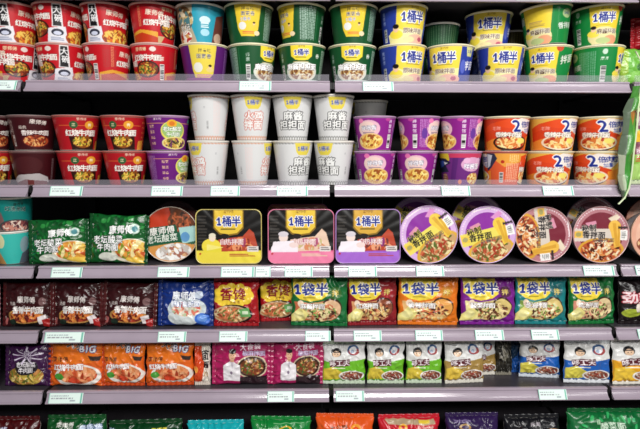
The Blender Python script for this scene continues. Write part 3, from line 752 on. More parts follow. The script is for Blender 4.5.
def tray(bc, bc2, low, meat, person, mirror=False):
    a = Art(118, 100, '141210'); X = 59
    a.rect(0, 76, 118, 100, bc); a.lines(4, 12, 22, 70, '3A3632', 10)
    shield(a, X, -1, 50, 47, 'E8C440' if bc != '9A5CC8' else 'D8A840', ts=17, edge='8A6A20')
    a.poly([(40, 56), (66, 52), (84, 50), (96, 36), (104, 44), (110, 66), (108, 76), (40, 78)], meat[0])
    a.food(78, 64, 28, 12, meat, n=50, size=.2); a.ell(52, 50, 8, 5, '221A18')
    a.text('自热拌面', 64, 60, 10, 'F4E0DC', meat[-1], ow=2, gap=.85)
    if person:
        a.ell(28, 68, 17, 14, 'F0DC4C'); a.ell(30, 52, 6, 7, 'F0DCC8'); a.ell(30, 48, 6, 4, 'E8E0C8'); a.rect(14, 70, 46, 84, 'E8D840'); a.poly([(20, 64), (50, 70), (20, 76)], 'F4E880')
    else:
        a.ell(30, 74, 24, 16, 'F0E8EE'); a.ell(28, 52, 8, 9, 'EED8D0'); a.ell(28, 46, 9, 5, 'D8D0D8'); a.poly([(10, 60), (46, 58), (54, 80), (6, 80)], 'F4ECF4'); a.ell(46, 66, 8, 5, 'F0D8D4')  # white figure-shaped patch: glare on the film painted into the print
    a.rect(92, 68, 112, 78, 'E4DCD8'); a.lines(94, 70, 110, 77, '7A7070', 2)
    a.rect(0, 79, 118, 100, low); a.lines(60, 82, 106, 88, meat[0], 2); a.ell(8, 82, 2, 2, 'C03028'); return a
TW = .196
for n_, (x0, x1, ar, rim, body, lab) in enumerate((
    (196, 261.5, tray('EAD84A', 'E8C440', 'ECD94A', ['B84830', 'D86A40', 'E89868', '8A3020', 'A04060'], True), 'D8C878', 'C8B858', 'square noodle tray with yellow border and yellow-clad figure, leftmost of the trays'),
    (268, 334, tray('E86A98', '', 'EE84A8', ['E8C8B0', 'F0D8D0', 'D88A60', 'C8B880', 'B05878'], False), 'E080A0', 'D86A94', 'square noodle tray with pink border, middle of the three trays'),
    (335.5, 400.5, tray('9A5CC8', '', 'A66AD0', ['B84830', 'D86A40', 'E8A078', '6A3030', '8A3070'], False), 'B890D0', '9A70B8', 'square noodle tray with purple border, right of the shelf gap'))):
    h_ = ht(209, .05, z)*.985
    lidded('noodle_tray', lab, 'noodle tray', ar, 'square', (x1-x0)/309-.002, h_, .05, (x0+x1)/2, z, .052, lean=.07, roll=0, rimc=rim, bodyc=body, bottom=.93, group='square self-heating noodle trays', py=236)
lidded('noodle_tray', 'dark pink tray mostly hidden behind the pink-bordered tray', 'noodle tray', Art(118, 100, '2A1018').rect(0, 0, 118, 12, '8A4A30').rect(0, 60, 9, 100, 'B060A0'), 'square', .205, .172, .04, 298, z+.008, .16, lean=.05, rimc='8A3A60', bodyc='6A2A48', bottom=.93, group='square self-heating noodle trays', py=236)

def l_bowl(bg, bg2, band, mark, noodle, meat):
    a = Art(100, 100, bg); a.ell(50, 50, 48, 48, bg); a.ell(50, 50, 39, 39, bg2)
    a.lines(30, 4, 70, 8, 'F0E4E8', 1); r = a.rng
    for i in range(26):
        t = PI*(1.08+.84*i/26); a.ell(50+45*math.cos(t), 50+45*math.sin(t), 1.2, 1.2, 'E8DCE0')
    a.poly([(62, 22), (78, 14), (84, 20), (72, 30)], mark); a.poly([(22, 30), (40, 26), (42, 31), (26, 36)], 'D890A8')
    a.ell(50, 84, 44, 24, noodle[1])
    a.rect(3, 40, 80, 62, band); a.rect(3, 44, 18, 56, noodle[2]); a.ell(10, 50, 5, 4, 'A8A060')
    a.food(50, 78, 36, 19, meat, n=130, size=.12, bowl=noodle[0]); 
    a.ell(74, 36, 11, 11, noodle[2]); a.poly([(64, 36), (84, 34), (84, 70), (74, 74)], noodle[2]); a.poly([(70, 30), (76, 30), (80, 70), (76, 72)], noodle[0]); a.poly([(80, 34), (83, 34), (83, 72), (79, 72)], noodle[0])
    a.rect(80, 36, 100, 40, '3A3030'); a.rect(84, 42, 97, 60, 'F2F0EC'); a.lines(86, 45, 95, 58, '8A8A88', 4)
    a.text('秘制', 28, 39, 11, '15121A', band, ow=2, bold=4, rot=-.08); a.text('香拌面', 37, 51, 11.5, '15121A', band, ow=2, bold=4, rot=.05)
    a.text('杂酱拌面', 54, 60, 7, '5A5050', bold=1, sx=1.2); return a
PB = l_bowl('D4AEDE', '8A2C9C', 'E8D860', 'D890C8', ['D8A838', 'D0A4BC', 'ECC848'], ['C8A070', '7A5A28', 'C86840', 'E8D8A0', '5A6A28', 'A83820'])
MB = l_bowl('B87C84', '7A2838', 'D8CCC0', 'E8D8C0', ['D8A038', 'D8A060', 'ECBC50'], ['B85830', '8A3018', 'D88848', 'E8C890', '4A2010', 'F0E0C0'])
GC = 'round dry noodle bowls with printed lids'
for px, ar, rl, dm, lab, yw in ((428.7, PB, -.62, .186, 'round bowl with purple lid, text climbing steeply, next to the purple tray', 0), (487.5, PB, -.24, .184, 'round bowl with purple lid, text tilted slightly, second purple one', 0),
    (543.2, MB, 1.45, .181, 'round bowl with maroon lid rotated so its text runs downward', -.06), (601, MB, 0, .183, 'round bowl with maroon lid and level text, at the right end', 0)):
    LID('noodle_bowl', lab, ar, 'round', dm, dm, .07, px, z, .05+(.01 if px == 543.2 else 0), lean=.1, roll=rl, yaw=yw, rimc='D4B4DC' if ar is PB else 'D0A8A8', bodyc='E4DCE4', bottom=.76, group=GC, py=236)
PE = Art(100, 100, 'E0A890').ell(50, 50, 40, 40, 'E8B8A0').food(45, 66, 34, 18, ['8A4A38', 'C86A50', 'E8C090'], n=50).ell(36, 34, 20, 12, 'F0CDB8')
LID('noodle_bowl', 'round bowl with peach lid, cut off by the right frame edge', PE, 'round', .18, .18, .07, 658, z, .05, lean=.1, rimc='C8A088', group=GC)
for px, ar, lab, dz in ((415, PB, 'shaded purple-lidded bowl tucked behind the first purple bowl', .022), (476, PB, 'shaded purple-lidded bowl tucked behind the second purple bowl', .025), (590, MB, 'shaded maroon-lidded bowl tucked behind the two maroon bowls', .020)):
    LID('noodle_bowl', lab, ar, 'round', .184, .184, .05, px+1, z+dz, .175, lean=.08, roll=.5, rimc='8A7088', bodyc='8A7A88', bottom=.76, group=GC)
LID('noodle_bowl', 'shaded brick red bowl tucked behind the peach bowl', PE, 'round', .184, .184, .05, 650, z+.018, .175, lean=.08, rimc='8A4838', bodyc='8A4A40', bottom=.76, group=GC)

# ------------------------------------------------------------------ row 4
z = ZS[4]+DK+.0002
def p_maroon():
    a = Art(122, 100, '340A0E'); a.text('康师傅', 64, 38, 14, 'E0D8D4', '2A0608', ow=2, bold=2, rot=.04); a.ell(105, 42, 9, 9, '7A5A5A'); a.text('经典', 24, 48, 8, 'D8CCC8', bold=1)
    a.ell(60, 82, 48, 19, '140A0A'); a.food(60, 76, 42, 15, ['A83820', 'D87838', '7A2014', 'E89848', '5A140E'], n=80, size=.15, bowl='B88848'); a.ell(26, 90, 10, 7, '1A2A20')
    a.text('香辣牛肉面', 66, 62, 15, 'F4F0EC', '5A1410', ow=2, bold=3, gap=.84, shear=.1); a.poly([(92, 78), (112, 72), (116, 92), (98, 94)], 'E4DCDC'); a.poly([(104, 84), (122, 80), (122, 100), (108, 100)], 'A81C1C')
    a.poly([(0, 78), (10, 82), (8, 94), (0, 96)], 'A85A58'); return a
A = p_maroon(); GD = 'maroon beef noodle packets'
for x0, x1, lab, sd, rl in ((2, 51, 'maroon noodle packet, leftmost of three on the fourth shelf', 3, 0), (51.5, 101, 'maroon noodle packet between two matching maroon packets', 4, .01), (102, 154, 'maroon noodle packet beside the blue packet, white strip at its side', 5, .06)):
    pouch('noodle_packet', lab, A, fp(x0, x1)-.014, ht(281, .07, z), (x0+x1)/2, z, .060, 'lr', sd, group=GD, py=305, roll=rl, sealc='4A1214', t=.038)
pouch('noodle_packet', 'pinkish maroon packet cut by the left frame edge on the fourth shelf', Art(120, 100, '5A2428').food(90, 60, 30, 26, ['B87878', 'E0C0B8', '8A2028'], n=40), .16, .14, -29, z, .060, 'lr', 9, py=305, sealc='6A3034')
def p_blue():
    a = Art(122, 100, '14307C'); a.ell(66, 62, 48, 26, 'C8D4D8'); a.ell(60, 80, 40, 20, 'D4DCDC'); a.food(66, 62, 38, 17, ['D8D4C0', 'E88068', 'E8B8A0', 'B8C8A0', 'F0ECE0', 'D86A58'], n=60, size=.16)
    a.text('康师傅', 60, 32, 17, 'F0F4FA', '0C1E58', ow=2, bold=3); a.ell(96, 30, 10, 9, 'C8D4E4'); a.text('鲜虾鱼板面', 62, 50, 13, 'F4F8FF', '2A4A90', ow=3, bold=3, gap=.84); a.ell(104, 84, 18, 13, '3C70D0'); a.ell(104, 82, 12, 8, '6A98E0'); return a
pouch('noodle_packet', 'dark blue seafood noodle packet between maroon and red-yellow packets', p_blue(), fp(158, 212)-.016, ht(280, .07, z), 185, z, .060, 'lr', 6, py=305, roll=.03, sealc='12307C')
def p_xiang():
    a = Art(108, 100, 'A81820')
    for i in range(11): a.ell(48+38*math.cos(i*.571), 33+17*math.sin(i*.571), 13, 12, 'F0CC3C')
    a.ell(48, 33, 38, 18, 'F2CF3E'); a.text('香馋', 48, 30, 27, '8A1420', 'F6D848', ow=1, bold=4); a.text('大食桶', 52, 49, 7, '8A5A18', bold=1)
    a.ell(48, 78, 46, 24, '1C0E0C'); a.food(42, 78, 40, 18, ['B87848', 'E0B078', 'A04828', 'E8D0A0', '6A7A30', 'D87850'], n=90, size=.14, bowl='C8A880'); a.poly([(62, 66), (86, 62), (90, 84), (66, 86)], '6AA860'); a.rect(70, 70, 84, 78, 'D8E8C8'); return a
A = p_xiang()
pouch('noodle_packet', 'red packet with yellow flower badge, beside the dark blue packet', A, fp(213, 259)-.004, ht(279, .07, z), 236, z, .060, 'tb', 7, py=300, group='red packets with yellow badge', sealc='A01820')
pouch('noodle_packet', 'red packet with yellow flower badge, half tucked behind yellow-green packet', A, fp(259, 303)-.004, ht(279, .08, z), 281, z, .108, 'tb', 8, py=300, group='red packets with yellow badge', yaw=.05, sealc='A01820', t=.034)
def p_half(base, dish, txt, side):
    a = Art(126, 110, base)
    a.poly([(5, 0), (78, 0), (84, 38), (70, 50), (44, 56), (20, 50), (4, 36)], 'F0D644'); a.text('1袋半', 45, 26, 27, BLUE, 'FAF6E0', ow=3, bold=4, gap=.86); a.lines(28, 45, 62, 48, '6A5A20', 1)
    dk = dish+['4A2414', '6A3420', 'F0D8A0']; a.poly([(8, 56), (44, 60), (76, 54), (100, 62), (104, 96), (90, 104), (10, 104)], dish[1]); a.ell(92, 72, 24, 26, '3A2014'); a.ell(92, 74, 22, 23, dish[0])
    a.food(66, 82, 42, 24, dk, n=190, size=.13); a.poly([(0, 92), (20, 70), (40, 86), (30, 106), (0, 108)], 'E8DC88'); a.ell(18, 90, 12, 10, 'F0E8A0')
    a.ell(22, 62, 7, 9, 'F0D8C0'); a.text(txt, 48, 68, 13, 'FFFFFF', '7A5A40', ow=3, gap=.84); a.ell(100, 34, 14, 15, side); a.text('拌', 100, 34, 14, 'E8D070', '3A2818', ow=1); return a
HS = [('146A34', ['E0B890', 'C86A48', 'E8D8A0', '7AA050', 'D8885C'], '麻酱拌面', '3A6A30', 291, 347, 'yellow and green packet left of the shelf gap, overlapping a red packet'),
 ('8A1C24', ['8A4A30', 'D89868', 'E8C878', 'B85838', 'C8A060'], '红烧拌面', 'A02028', 348, 397, 'yellow and dark red packet just right of the shelf gap'),
 ('E07418', ['E0A050', 'E8B878', 'C8502A', 'F0D890', 'D87850'], '香辣拌面', 'D8882C', 398, 458, 'yellow and orange packet on the fourth shelf'),
 ('7A1C8C', ['D8C078', 'E8DC98', '5A7A30', 'C88850', '7A4A30'], '酸菜拌面', '5A2A50', 460, 517, 'yellow and purple packet right of the orange one'),
 ('1A7C80', ['D8C078', '8AA850', 'D87850', 'E8E0B0', 'A05A30'], '葱油拌面', '2A6A70', 512, 567, 'yellow and teal packet between purple and green ones'),
 ('147034', ['E0C898', 'D89078', 'E8D8A0', '8AB060', 'D8A078'], '鸡汤拌面', '2A5A30', 569, 616, 'yellow and green packet at the right end of the bay')]
for i, (b_, d_, t_, s_, x0, x1, lab) in enumerate(HS):
    if i == 4: x0 += 4
    if i == 3: x1 -= 1
    pouch('noodle_packet', lab, p_half(b_, d_, t_, s_), fp(x0, x1)+.001, ht(277, .07, z), (x0+x1)/2, z, .062 if i else .058, 'tb', 20+i, py=300, group='yellow badged dry noodle packets', sealc=b_, t=.038 if i != 4 else .032, yaw=(-.04, .03, 0, .02, -.03, .02)[i], roll=(0, 0, .02, .03, .01, 0)[i])
def p_black():
    a = Art(126, 110, '1A1214'); a.text('劲爽', 36, 46, 28, 'F0D8DC', 'C03848', ow=3, bold=3); a.poly([(56, 4), (120, 0), (120, 24), (60, 28)], 'C8B840'); a.text('拌面', 84, 14, 14, BLUE)
    a.food(86, 86, 34, 20, ['C8402A', 'E87850', 'F0A868', 'A82018'], n=50, size=.2); a.ell(24, 88, 20, 12, 'A8B838'); a.ell(38, 74, 6, 12, 'E8DCD0'); return a
pouch('noodle_packet', 'black packet with red and white lettering beyond the right shelf gap', p_black(), .19, ht(279, .07, z), 648, z, .060, 'tb', 31, py=300, sealc='1A1214')

# ------------------------------------------------------------------ row 5
z = ZS[5]+DK+.0002
def p_purple():
    a = Art(112, 100, '3C1444'); a.food(56, 74, 50, 24, ['8A6A28', 'D8B858', 'B8A040', 'E8D080', '5A6A28', 'C88A48'], n=110, size=.14); a.ell(58, 52, 32, 20, '1C1420'); a.text('老坛酸菜', 58, 46, 12, 'EDE8EC', '1C1420', gap=.84); a.text('牛肉面', 58, 60, 12, 'EDE8EC', '1C1420', gap=.84)
    for i in range(9): a.poly([(60, 24), (60+46*math.cos(i*.7-.3), 24+22*math.sin(i*.7-.3)), (60+44*math.cos(i*.7-.15), 24+20*math.sin(i*.7-.15))], 'D8CCE0')
    a.text('爽', 64, 22, 20, '4A1C58', 'E8E0EC', ow=3); return a
A = p_purple()
pouch('noodle_packet', 'dark purple packet with starburst, left of the orange packets', A, fp(4, 48)-.014, ht(343, .07, z), 26, z, .060, 'lr', 41, py=360, sealc='3C1444', group='dark purple packets')
pouch('noodle_packet', 'dark purple packet cut by the left frame edge on the fifth shelf', A, .13, .14, -25, z, .060, 'lr', 42, py=360, sealc='3C1444', group='dark purple packets')
def p_orange():
    a = Art(118, 104, 'E0621A'); a.ell(60, 24, 60, 30, 'E8741C'); a.ell(66, 80, 52, 27, 'F0ECE4'); a.food(66, 78, 44, 21, ['C85028', 'E08850', 'D8683C', 'F0B080', 'A83818', 'E89868'], n=60, size=.22); a.ell(24, 82, 11, 8, '4A9A38'); a.ell(58, 92, 14, 7, 'D84828')
    a.text('大块', 60, 8, 17, '2A1A14', 'F4E8D8', ow=3, rot=.25); a.text('BIG', 88, 16, 18, 'F4F4FA', '1C2E78', ow=5, bold=4, rot=.05); a.poly([(88, 32), (116, 36), (112, 46), (94, 44)], '3A2A24'); a.text('康师傅', 24, 42, 11, '6A1C10', 'F0A850', ow=1)
    a.text('红烧牛肉面', 44, 60, 13, 'FFFFFF', 'A8381C', ow=4, bold=3, gap=.82, rot=-.04); return a
A = p_orange()
for x0, x1, lab, sd in ((49, 101.5, 'orange beef noodle packet next to the dark purple one', 43), (102.5, 145, 'orange beef noodle packet, middle of the three orange ones', 44), (145.5, 194, 'orange beef noodle packet beside the narrow striped packet', 45)):
    pouch('noodle_packet', lab, A, fp(x0, x1)-.004, ht(339, .07, z), (x0+x1)/2, z, .060, 'tb' if sd != 43 else 'lr', sd, py=362, group='orange beef noodle packets', sealc='C84818', t=.04, roll=.01)
a = Art(60, 104, 'D8481C'); a.poly([(26, 0), (60, 0), (60, 104), (30, 104), (40, 50)], 'ECE4D8'); a.text('面', 42, 26, 24, '1C1418', bold=4); a.text('酱', 46, 52, 18, '1C1418', bold=3); a.text('鸡', 44, 80, 16, 'B8905A'); a.ell(8, 66, 8, 10, 'F0A040')
pouch('noodle_packet', 'narrow orange and white packet with black lettering, seen from its side', a, fp(194, 210.5)-.002, ht(343, .07, z), 202, z, .060, 'tb', 46, py=362, sealc='D8CCC0', t=.03)
def p_chef():
    a = Art(124, 104, 'AC1C5A'); a.ell(88, 60, 36, 27, 'D8C8A8'); a.ell(88, 60, 33, 24, '3A2018'); a.food(88, 60, 28, 20, ['6A3A1C', 'A86A38', 'D8A868', '4A6A28', '8A3A20'], n=90, size=.14)
    a.poly([(22, 56), (40, 44), (60, 56), (62, 96), (20, 98)], 'ECE8EC'); a.poly([(38, 46), (46, 46), (42, 66)], 'C8C0CC'); a.rect(37, 38, 46, 48, 'C89878'); a.ell(42, 32, 8, 11, 'E0B090'); a.ell(42, 23, 8.5, 6, '1A1212'); a.rect(38, 31, 40, 32.2, '3A2018'); a.rect(44, 31, 46, 32.2, '3A2018'); a.rect(39.5, 37.5, 45, 38.6, 'A05048'); a.rect(10, 94, 64, 104, 'B02060')
    a.text('大食袋', 84, 12, 14, 'F4DCE8', 'B03870', ow=2, rot=-.05); a.text('椒麻拌面', 92, 28, 12, 'D8C8E8', '5A3A6A', ow=2, rot=.05, gap=.84); a.ell(40, 74, 3, 4, '8A7A90'); a.poly([(60, 84), (124, 82), (124, 104), (60, 104)], '2C1820'); return a
A = p_chef()
for x0, x1, lab, sd, yb in ((213, 269, 'magenta packet with man in white shirt, beside the striped packet', 47, 0), (271, 322, 'magenta packet with man in white shirt, left of the white-green packets', 48, .02)):
    pouch('noodle_packet', lab, A, fp(x0, x1)-.008, ht(340, .07, z), (x0+x1)/2, z, .060, 'lr', sd, py=362, group='magenta packets with a man in white', sealc='B0205C', roll=yb, amp=1.2)
def p_white(base, gold, word='哆工夫'):
    a = Art(112, 112, 'E6E6E4'); a.poly([(0, 50), (40, 56), (112, 44), (112, 112), (0, 112)], base); a.poly([(2, 74), (26, 66), (52, 84), (44, 106), (2, 108)], gold)
    a.food(76, 95, 30, 14, ['7A4A38', 'E8E0D8', 'B87858', '8A3A30', 'D8C8B8'], n=40, size=.18, bowl='F2F0EC'); a.ell(34, 24, 14, 13, '141216'); a.ell(34, 28, 11, 9, 'ECC8A8'); a.rect(20, 21, 48, 24, '141216'); a.ell(30, 28, 1.3, 1.3, '141216'); a.ell(38, 28, 1.3, 1.3, '141216')
    a.ell(80, 18, 16, 15, '2C5484'); a.ell(82, 22, 15, 10, 'A84848'); a.ell(80, 18, 10, 10, 'ECECF0'); a.ell(78, 22, 5, 5, 'A8B8D0')
    a.poly([(14, 48), (70, 44), (72, 64), (16, 68)], '5A1C28'); a.text(word, 43, 56, 16, 'F4E8EC', '3A0C18', ow=1, bold=2, rot=-.07); a.lines(22, 70, 60, 74, 'F0F0D8', 1); a.lines(2, 3, 40, 6, '8A8A88', 1); return a
WG = p_white('6CB828', 'D8C040'); WO = p_white('A88848', 'E0C048'); WB = p_white('1E60B8', 'D8CC50'); WY = p_white('ECA81C', 'F0C840')
GW = 'white-topped noodle packets with cap-face logo'
for i, (x0, x1, ar, sc, yt, Y, lab) in enumerate(((322, 366, WG, 'C8D8C0', 341, .062, 'white and green packet right beside the shelf gap'), (366.5, 405, WG, 'C8D8C0', 341, .062, 'white and green packet, middle of the three green ones'), (405.5, 443, WG, 'C8D8C0', 341, .062, 'white and green packet beside the golden brown one'),
    (444, 485.5, WO, 'DCD8CC', 341, .062, 'white and golden brown packet standing front of its twin'), (465, 497, WO, 'DCD8CC', 339, .120, 'white and golden brown packet peeking out behind its twin'),
    (519, 560, WB, 'D4DCE4', 340, .10, 'white and blue packet set back beside the dark crumpled one'), (563, 612, WB, 'E4E8EC', 342, .056, 'white and blue packet at the right end, standing forward'), (613, 664, WY, 'ECE8DC', 340, .044, 'white and yellow-orange packet at the right frame edge'))):
    w_ = (x1-x0)/304*(1 if Y < .08 else 1.04)
    pouch('noodle_packet', lab, ar, w_-.003, ht(yt, Y+.02, z), (x0+x1)/2, z, Y, 'tb', 50+i, py=362, group=GW, sealc=sc, t=.036, roll=(0, .01, 0, 0, 0, .01, .03, -.02)[i], yaw=(0, .03, -.02, .04, .05, -.1, .03, 0)[i])
a = Art(80, 104, '2C2A24'); a.food(40, 40, 34, 36, ['3A3830', '8A8678', '1E1C18', 'B8B4A8'], n=30, size=.3)
pouch('noodle_packet', 'dark crumpled packet with silvery creases between golden and blue ones', a, .056, .135, 504, z, .12, 'tb', 61, py=360, sealc='8A8678', t=.034, amp=2)
a = Art(80, 104, '1C54A0'); a.poly([(0, 0), (60, 0), (40, 40), (0, 70)], '12304C'); a.ell(50, 60, 24, 34, '2868C0')
pouch('noodle_packet', 'plain blue packet back peeking out beside the set-back blue one', a, .06, .12, 519, z, .14, 'tb', 62, py=360, sealc='1C54A0', t=.03, amp=1.6)

# ------------------------------------------------------------------ row 6: multipacks whose tops show below the lowest rail
z = ZS[6]+DK+.0002
def big(bg, f=None, W=130): 
    a = Art(W, 130, bg)
    if f: f(a)
    return a
def f_red0(a): a.text('量贩装', 30, 26, 14, 'E8E8F4', '1C2E78', ow=3, rot=-.15); a.ell(60, 60, 50, 20, '8A1C1C')
def f_g1(a):
    a.text('康师傅', 44, 14, 11, 'F0F0E8', '0A3A18', ow=2, rot=-.05); a.text('老坛', 48, 28, 14, 'F4F4EC', '0A3A18', ow=2, rot=-.08); a.text('量贩装', 100, 22, 14, 'DCE8FA', '28589C', ow=3, rot=-.12, gap=.9)
    a.food(60, 60, 60, 20, ['1A7A34', '0A4018', '8AA850', '2E8C40'], n=60)
def f_g2(a): a.text('康师傅', 92, 14, 8, 'E8DC50'); a.text('酸菜面', 96, 24, 10, 'F0E85C', rot=-.05); a.text('装', 8, 16, 12, 'C8D4E8', '2A4A80', ow=2)
def f_teal(a): a.poly([(0, 30), (60, 18), (130, 36), (130, 44), (60, 30), (0, 40)], '48D0D8')
def f_g3(a): a.ell(76, 22, 14, 8, 'E8B830'); a.ell(76, 22, 9, 5, '148A3C'); a.text('今麦', 34, 22, 7, 'C8E8C8'); a.text('大今野拌面', 84, 36, 14, 'E8F4E0', '0C5A28', ow=2, rot=-.08); a.lines(50, 6, 120, 9, '88C890', 1)
def f_or(a): a.text('大今野', 50, 24, 12, '5A1C0C', 'F08838', ow=1); a.ell(90, 28, 13, 13, 'F4A030'); a.ell(90, 30, 7, 8, 'E84C18'); a.text('拌面', 60, 46, 14, 'F8E8C8')
def f_rd(a): a.poly([(14, 2), (116, 4), (118, 16), (20, 16)], 'B8A080'); a.rect(84, 4, 106, 12, 'E8C838'); a.ell(50, 22, 9, 9, 'F0B030'); a.ell(50, 22, 4, 4, 'D02028'); a.text('大面馆', 96, 26, 11, 'F4C8C0'); a.text('拌面', 90, 42, 12, 'F8E0D8')
def f_pu(a): a.lines(20, 8, 60, 16, '8A78A8', 2); a.ell(44, 26, 14, 9, 'B8945C'); a.ell(44, 26, 9, 5, '4A3A60'); a.ell(90, 44, 20, 10, 'D8C890'); a.text('酸菜', 20, 44, 12, 'A888D0')
def f_bk(a): a.food(36, 40, 24, 12, ['C8506A', 'E890A8', 'F4D0D8', '8A2038'], n=40, size=.2); a.food(108, 40, 18, 12, ['D8A878', 'E8D8C0', '8A5A40'], n=30, size=.2); a.text('拌面', 70, 16, 10, 'A8A0A8')
def f_g4(a):
    a.text('面', 62, 20, 11, 'C8F0C8', '0A5028', ow=1); a.lines(96, 12, 150, 24, '58C888', 5, True); r = a.rng
    for _ in range(40): a.ell(r.random()*180, r.random()*70, 8, 3, r.choice(['148A40', '0A5A28', '38B868', '0C6C34']), r.random()*3)
    a.text('酸菜面', 92, 32, 16, 'D8F0D8', '0A5028', ow=2)
B6 = [(-14, 39, 407, '4A0A0E', f_red0, 'dark red multipack at the left end of the lowest shelf'), (45, 106, 406, '0E5224', f_g1, 'dark green multipack with blue banner on the lowest shelf'), (107, 183, 411, '0A3E1C', f_g2, 'very dark green multipack with small yellow writing'),
 (186, 245, 412, '18B0B8', f_teal, 'plain turquoise multipack on the lowest shelf'), (249, 312, 409, '128438', f_g3, 'bright green multipack with gold oval emblem'), (314, 375, 407, 'E85A1C', f_or, 'orange multipack just right of the lowest gap'),
 (377, 442, 408, 'C8182C', f_rd, 'red multipack with gold strip on top'), (444, 501, 407, '2E1A4C', f_pu, 'dark purple multipack beside the red one'), (503, 563, 409, '14141A', f_bk, 'black multipack with pink dish picture'), (566, 652, 404, '0C6A34', f_g4, 'wide glossy green multipack at the lower right corner')]
for i, (x0, x1, yt, bg, f, lab) in enumerate(B6):
    W = 130 if i < 9 else 180
    pouch('noodle_multipack', lab, big(bg, f, W), (x1-x0)/303-.005, at(320, yt, .10)[1]-z-.012, (x0+x1)/2, z, .056, 'tb', 70+i, py=425, group='large multipacks on the lowest shelf', sealc=bg, t=.07, lean=.1, amp=1.3 if i != 3 else 1.8)

# ------------------------------------------------------------------ price tags slotted into the rails
def tagart(sd, W):
    a = Art(W, 40, 'ECFFF8'); r = random.Random(sd)
    a.rect(W-9, 0, W-3, 40, '7CC4B0'); a.rect(0, 0, 3, 40, 'A8DCCC'); a.rect(0, 0, W, 2, 'BFE6DA')
    x = 6
    while x < W*.55: l = 2+r.random()*6; a.rect(x, 10, x+l, 13, '7C8494'); x += l+2
    x = 8
    while x < W*.7: l = 3+r.random()*8; a.rect(x, 20, x+l, 23, '8C8494'); x += l+3
    a.rect(W*.62, 26, W*.78, 33, 'A8B0B8'); a.rect(8, 32, W*.4, 34, 'C0C8CC'); return a
TAGS = {0: [(515, 541, ''), (548, 569, '')],
 1: [(-6, 17, 'under the leftmost red cup'), (240, 271, 'under the green cup with the barcode'), (363, 393, 'under the first blue and yellow cup')],
 2: [(51, 83, 'under the red badge cups'), (152, 183, 'under the purple cup with green bubble'), (211, 240, 'under the first tall white cup'), (277, 308, 'under the third tall white cup'), (441, 470, 'under the purple arrow cup'), (542, 573, 'under the orange cups near the right end')],
 3: [(52, 83, 'under the first green packet'), (158, 190, 'under the leaning teal-orange bowl'), (221, 255, 'under the yellow-bordered tray'), (255.6, 271, 'short one between yellow and pink trays'), (284.5, 313, 'under the pink-bordered tray'), (348, 377, 'under the purple-bordered tray'), (415.5, 444, 'under the first purple bowl'), (582, 614, 'under the last maroon bowl'), (634, 664, 'under the peach bowl')],
 4: [(45, 85, 'under the middle maroon packet'), (158, 187, 'under the dark blue packet'), (219, 248, 'under the first red badge packet'), (305, 331, 'left of the middle gap, fourth shelf'), (353, 382, 'under the yellow and dark red packet'), (414.5, 443, 'under the yellow and orange packet'), (474, 504, 'under the yellow and purple packet'), (530, 559, 'under the yellow and teal packet'), (636, 666, 'under the black packet')],
 5: [(49, 84, 'under the first orange packet'), (267, 295, 'between the two magenta packets'), (335, 365, 'under the first white-green packet'), (537, 567, 'under the set-back white-blue packet')]}
RY = {0: 2, 1: 87, 2: 191, 3: 272, 4: 336, 5: 396}
for r_, L in TAGS.items():
    for i, (x0, x1, where) in enumerate(L):
        wd = (x1-x0)/(F/1.535)/1.0
        a = tagart(r_*20+i, 120); nx, nz = 60, 14
        # channel face runs from (y .0035, z .008) to (y .0172, z .0275)
        dy, dz = .0152, .0300; ln = math.hypot(dy, dz); ang = -math.atan2(dy, dz)
        hh = .0315; V, U = [], []
        for s_ in (0, 1):
            for j in range(nz+1):
                for k in range(nx+1): V.append((wd*(k/nx-.5), .0006*s_-.0008*(1-(2*k/nx-1)**2)*.4, hh*(j/nz-.5))); U.append((k/nx*.995, .995-.99*j/nz))
        n1 = (nx+1)*(nz+1); Fc = []
        for j in range(nz):
            for k in range(nx):
                q = j*(nx+1)+k; f = (q, q+1, q+nx+2, q+nx+1); Fc.append(f); Fc.append(tuple(n1+v for v in f[::-1]))
        bd = list(range(nx+1))+[j*(nx+1)+nx for j in range(1, nz+1)]+[nz*(nx+1)+k for k in range(nx-1, -1, -1)]+[j*(nx+1) for j in range(nz-1, 0, -1)]
        for p_, q in zip(bd, bd[1:]+bd[:1]): Fc.append((q, p_, n1+p_, n1+q))
        U = np.array(U); me = mesh('tag', V, Fc, False, a.sample(U[:, 0], U[:, 1]), M_CARD)
        x, _ = at((x0+x1)/2, RY[r_], .01)
        o = ob('price_tag', me, None, (x, .0052, ZS[r_]+.0186), (ang*1.0, 0, 0))
        o['label'] = 'white price tag on the rail '+where if where else 'white price tag on the topmost rail, '+('left' if i == 0 else 'right')+' one'
        o['category'] = 'price tag'; o['group'] = 'price tags on the shelf rails'

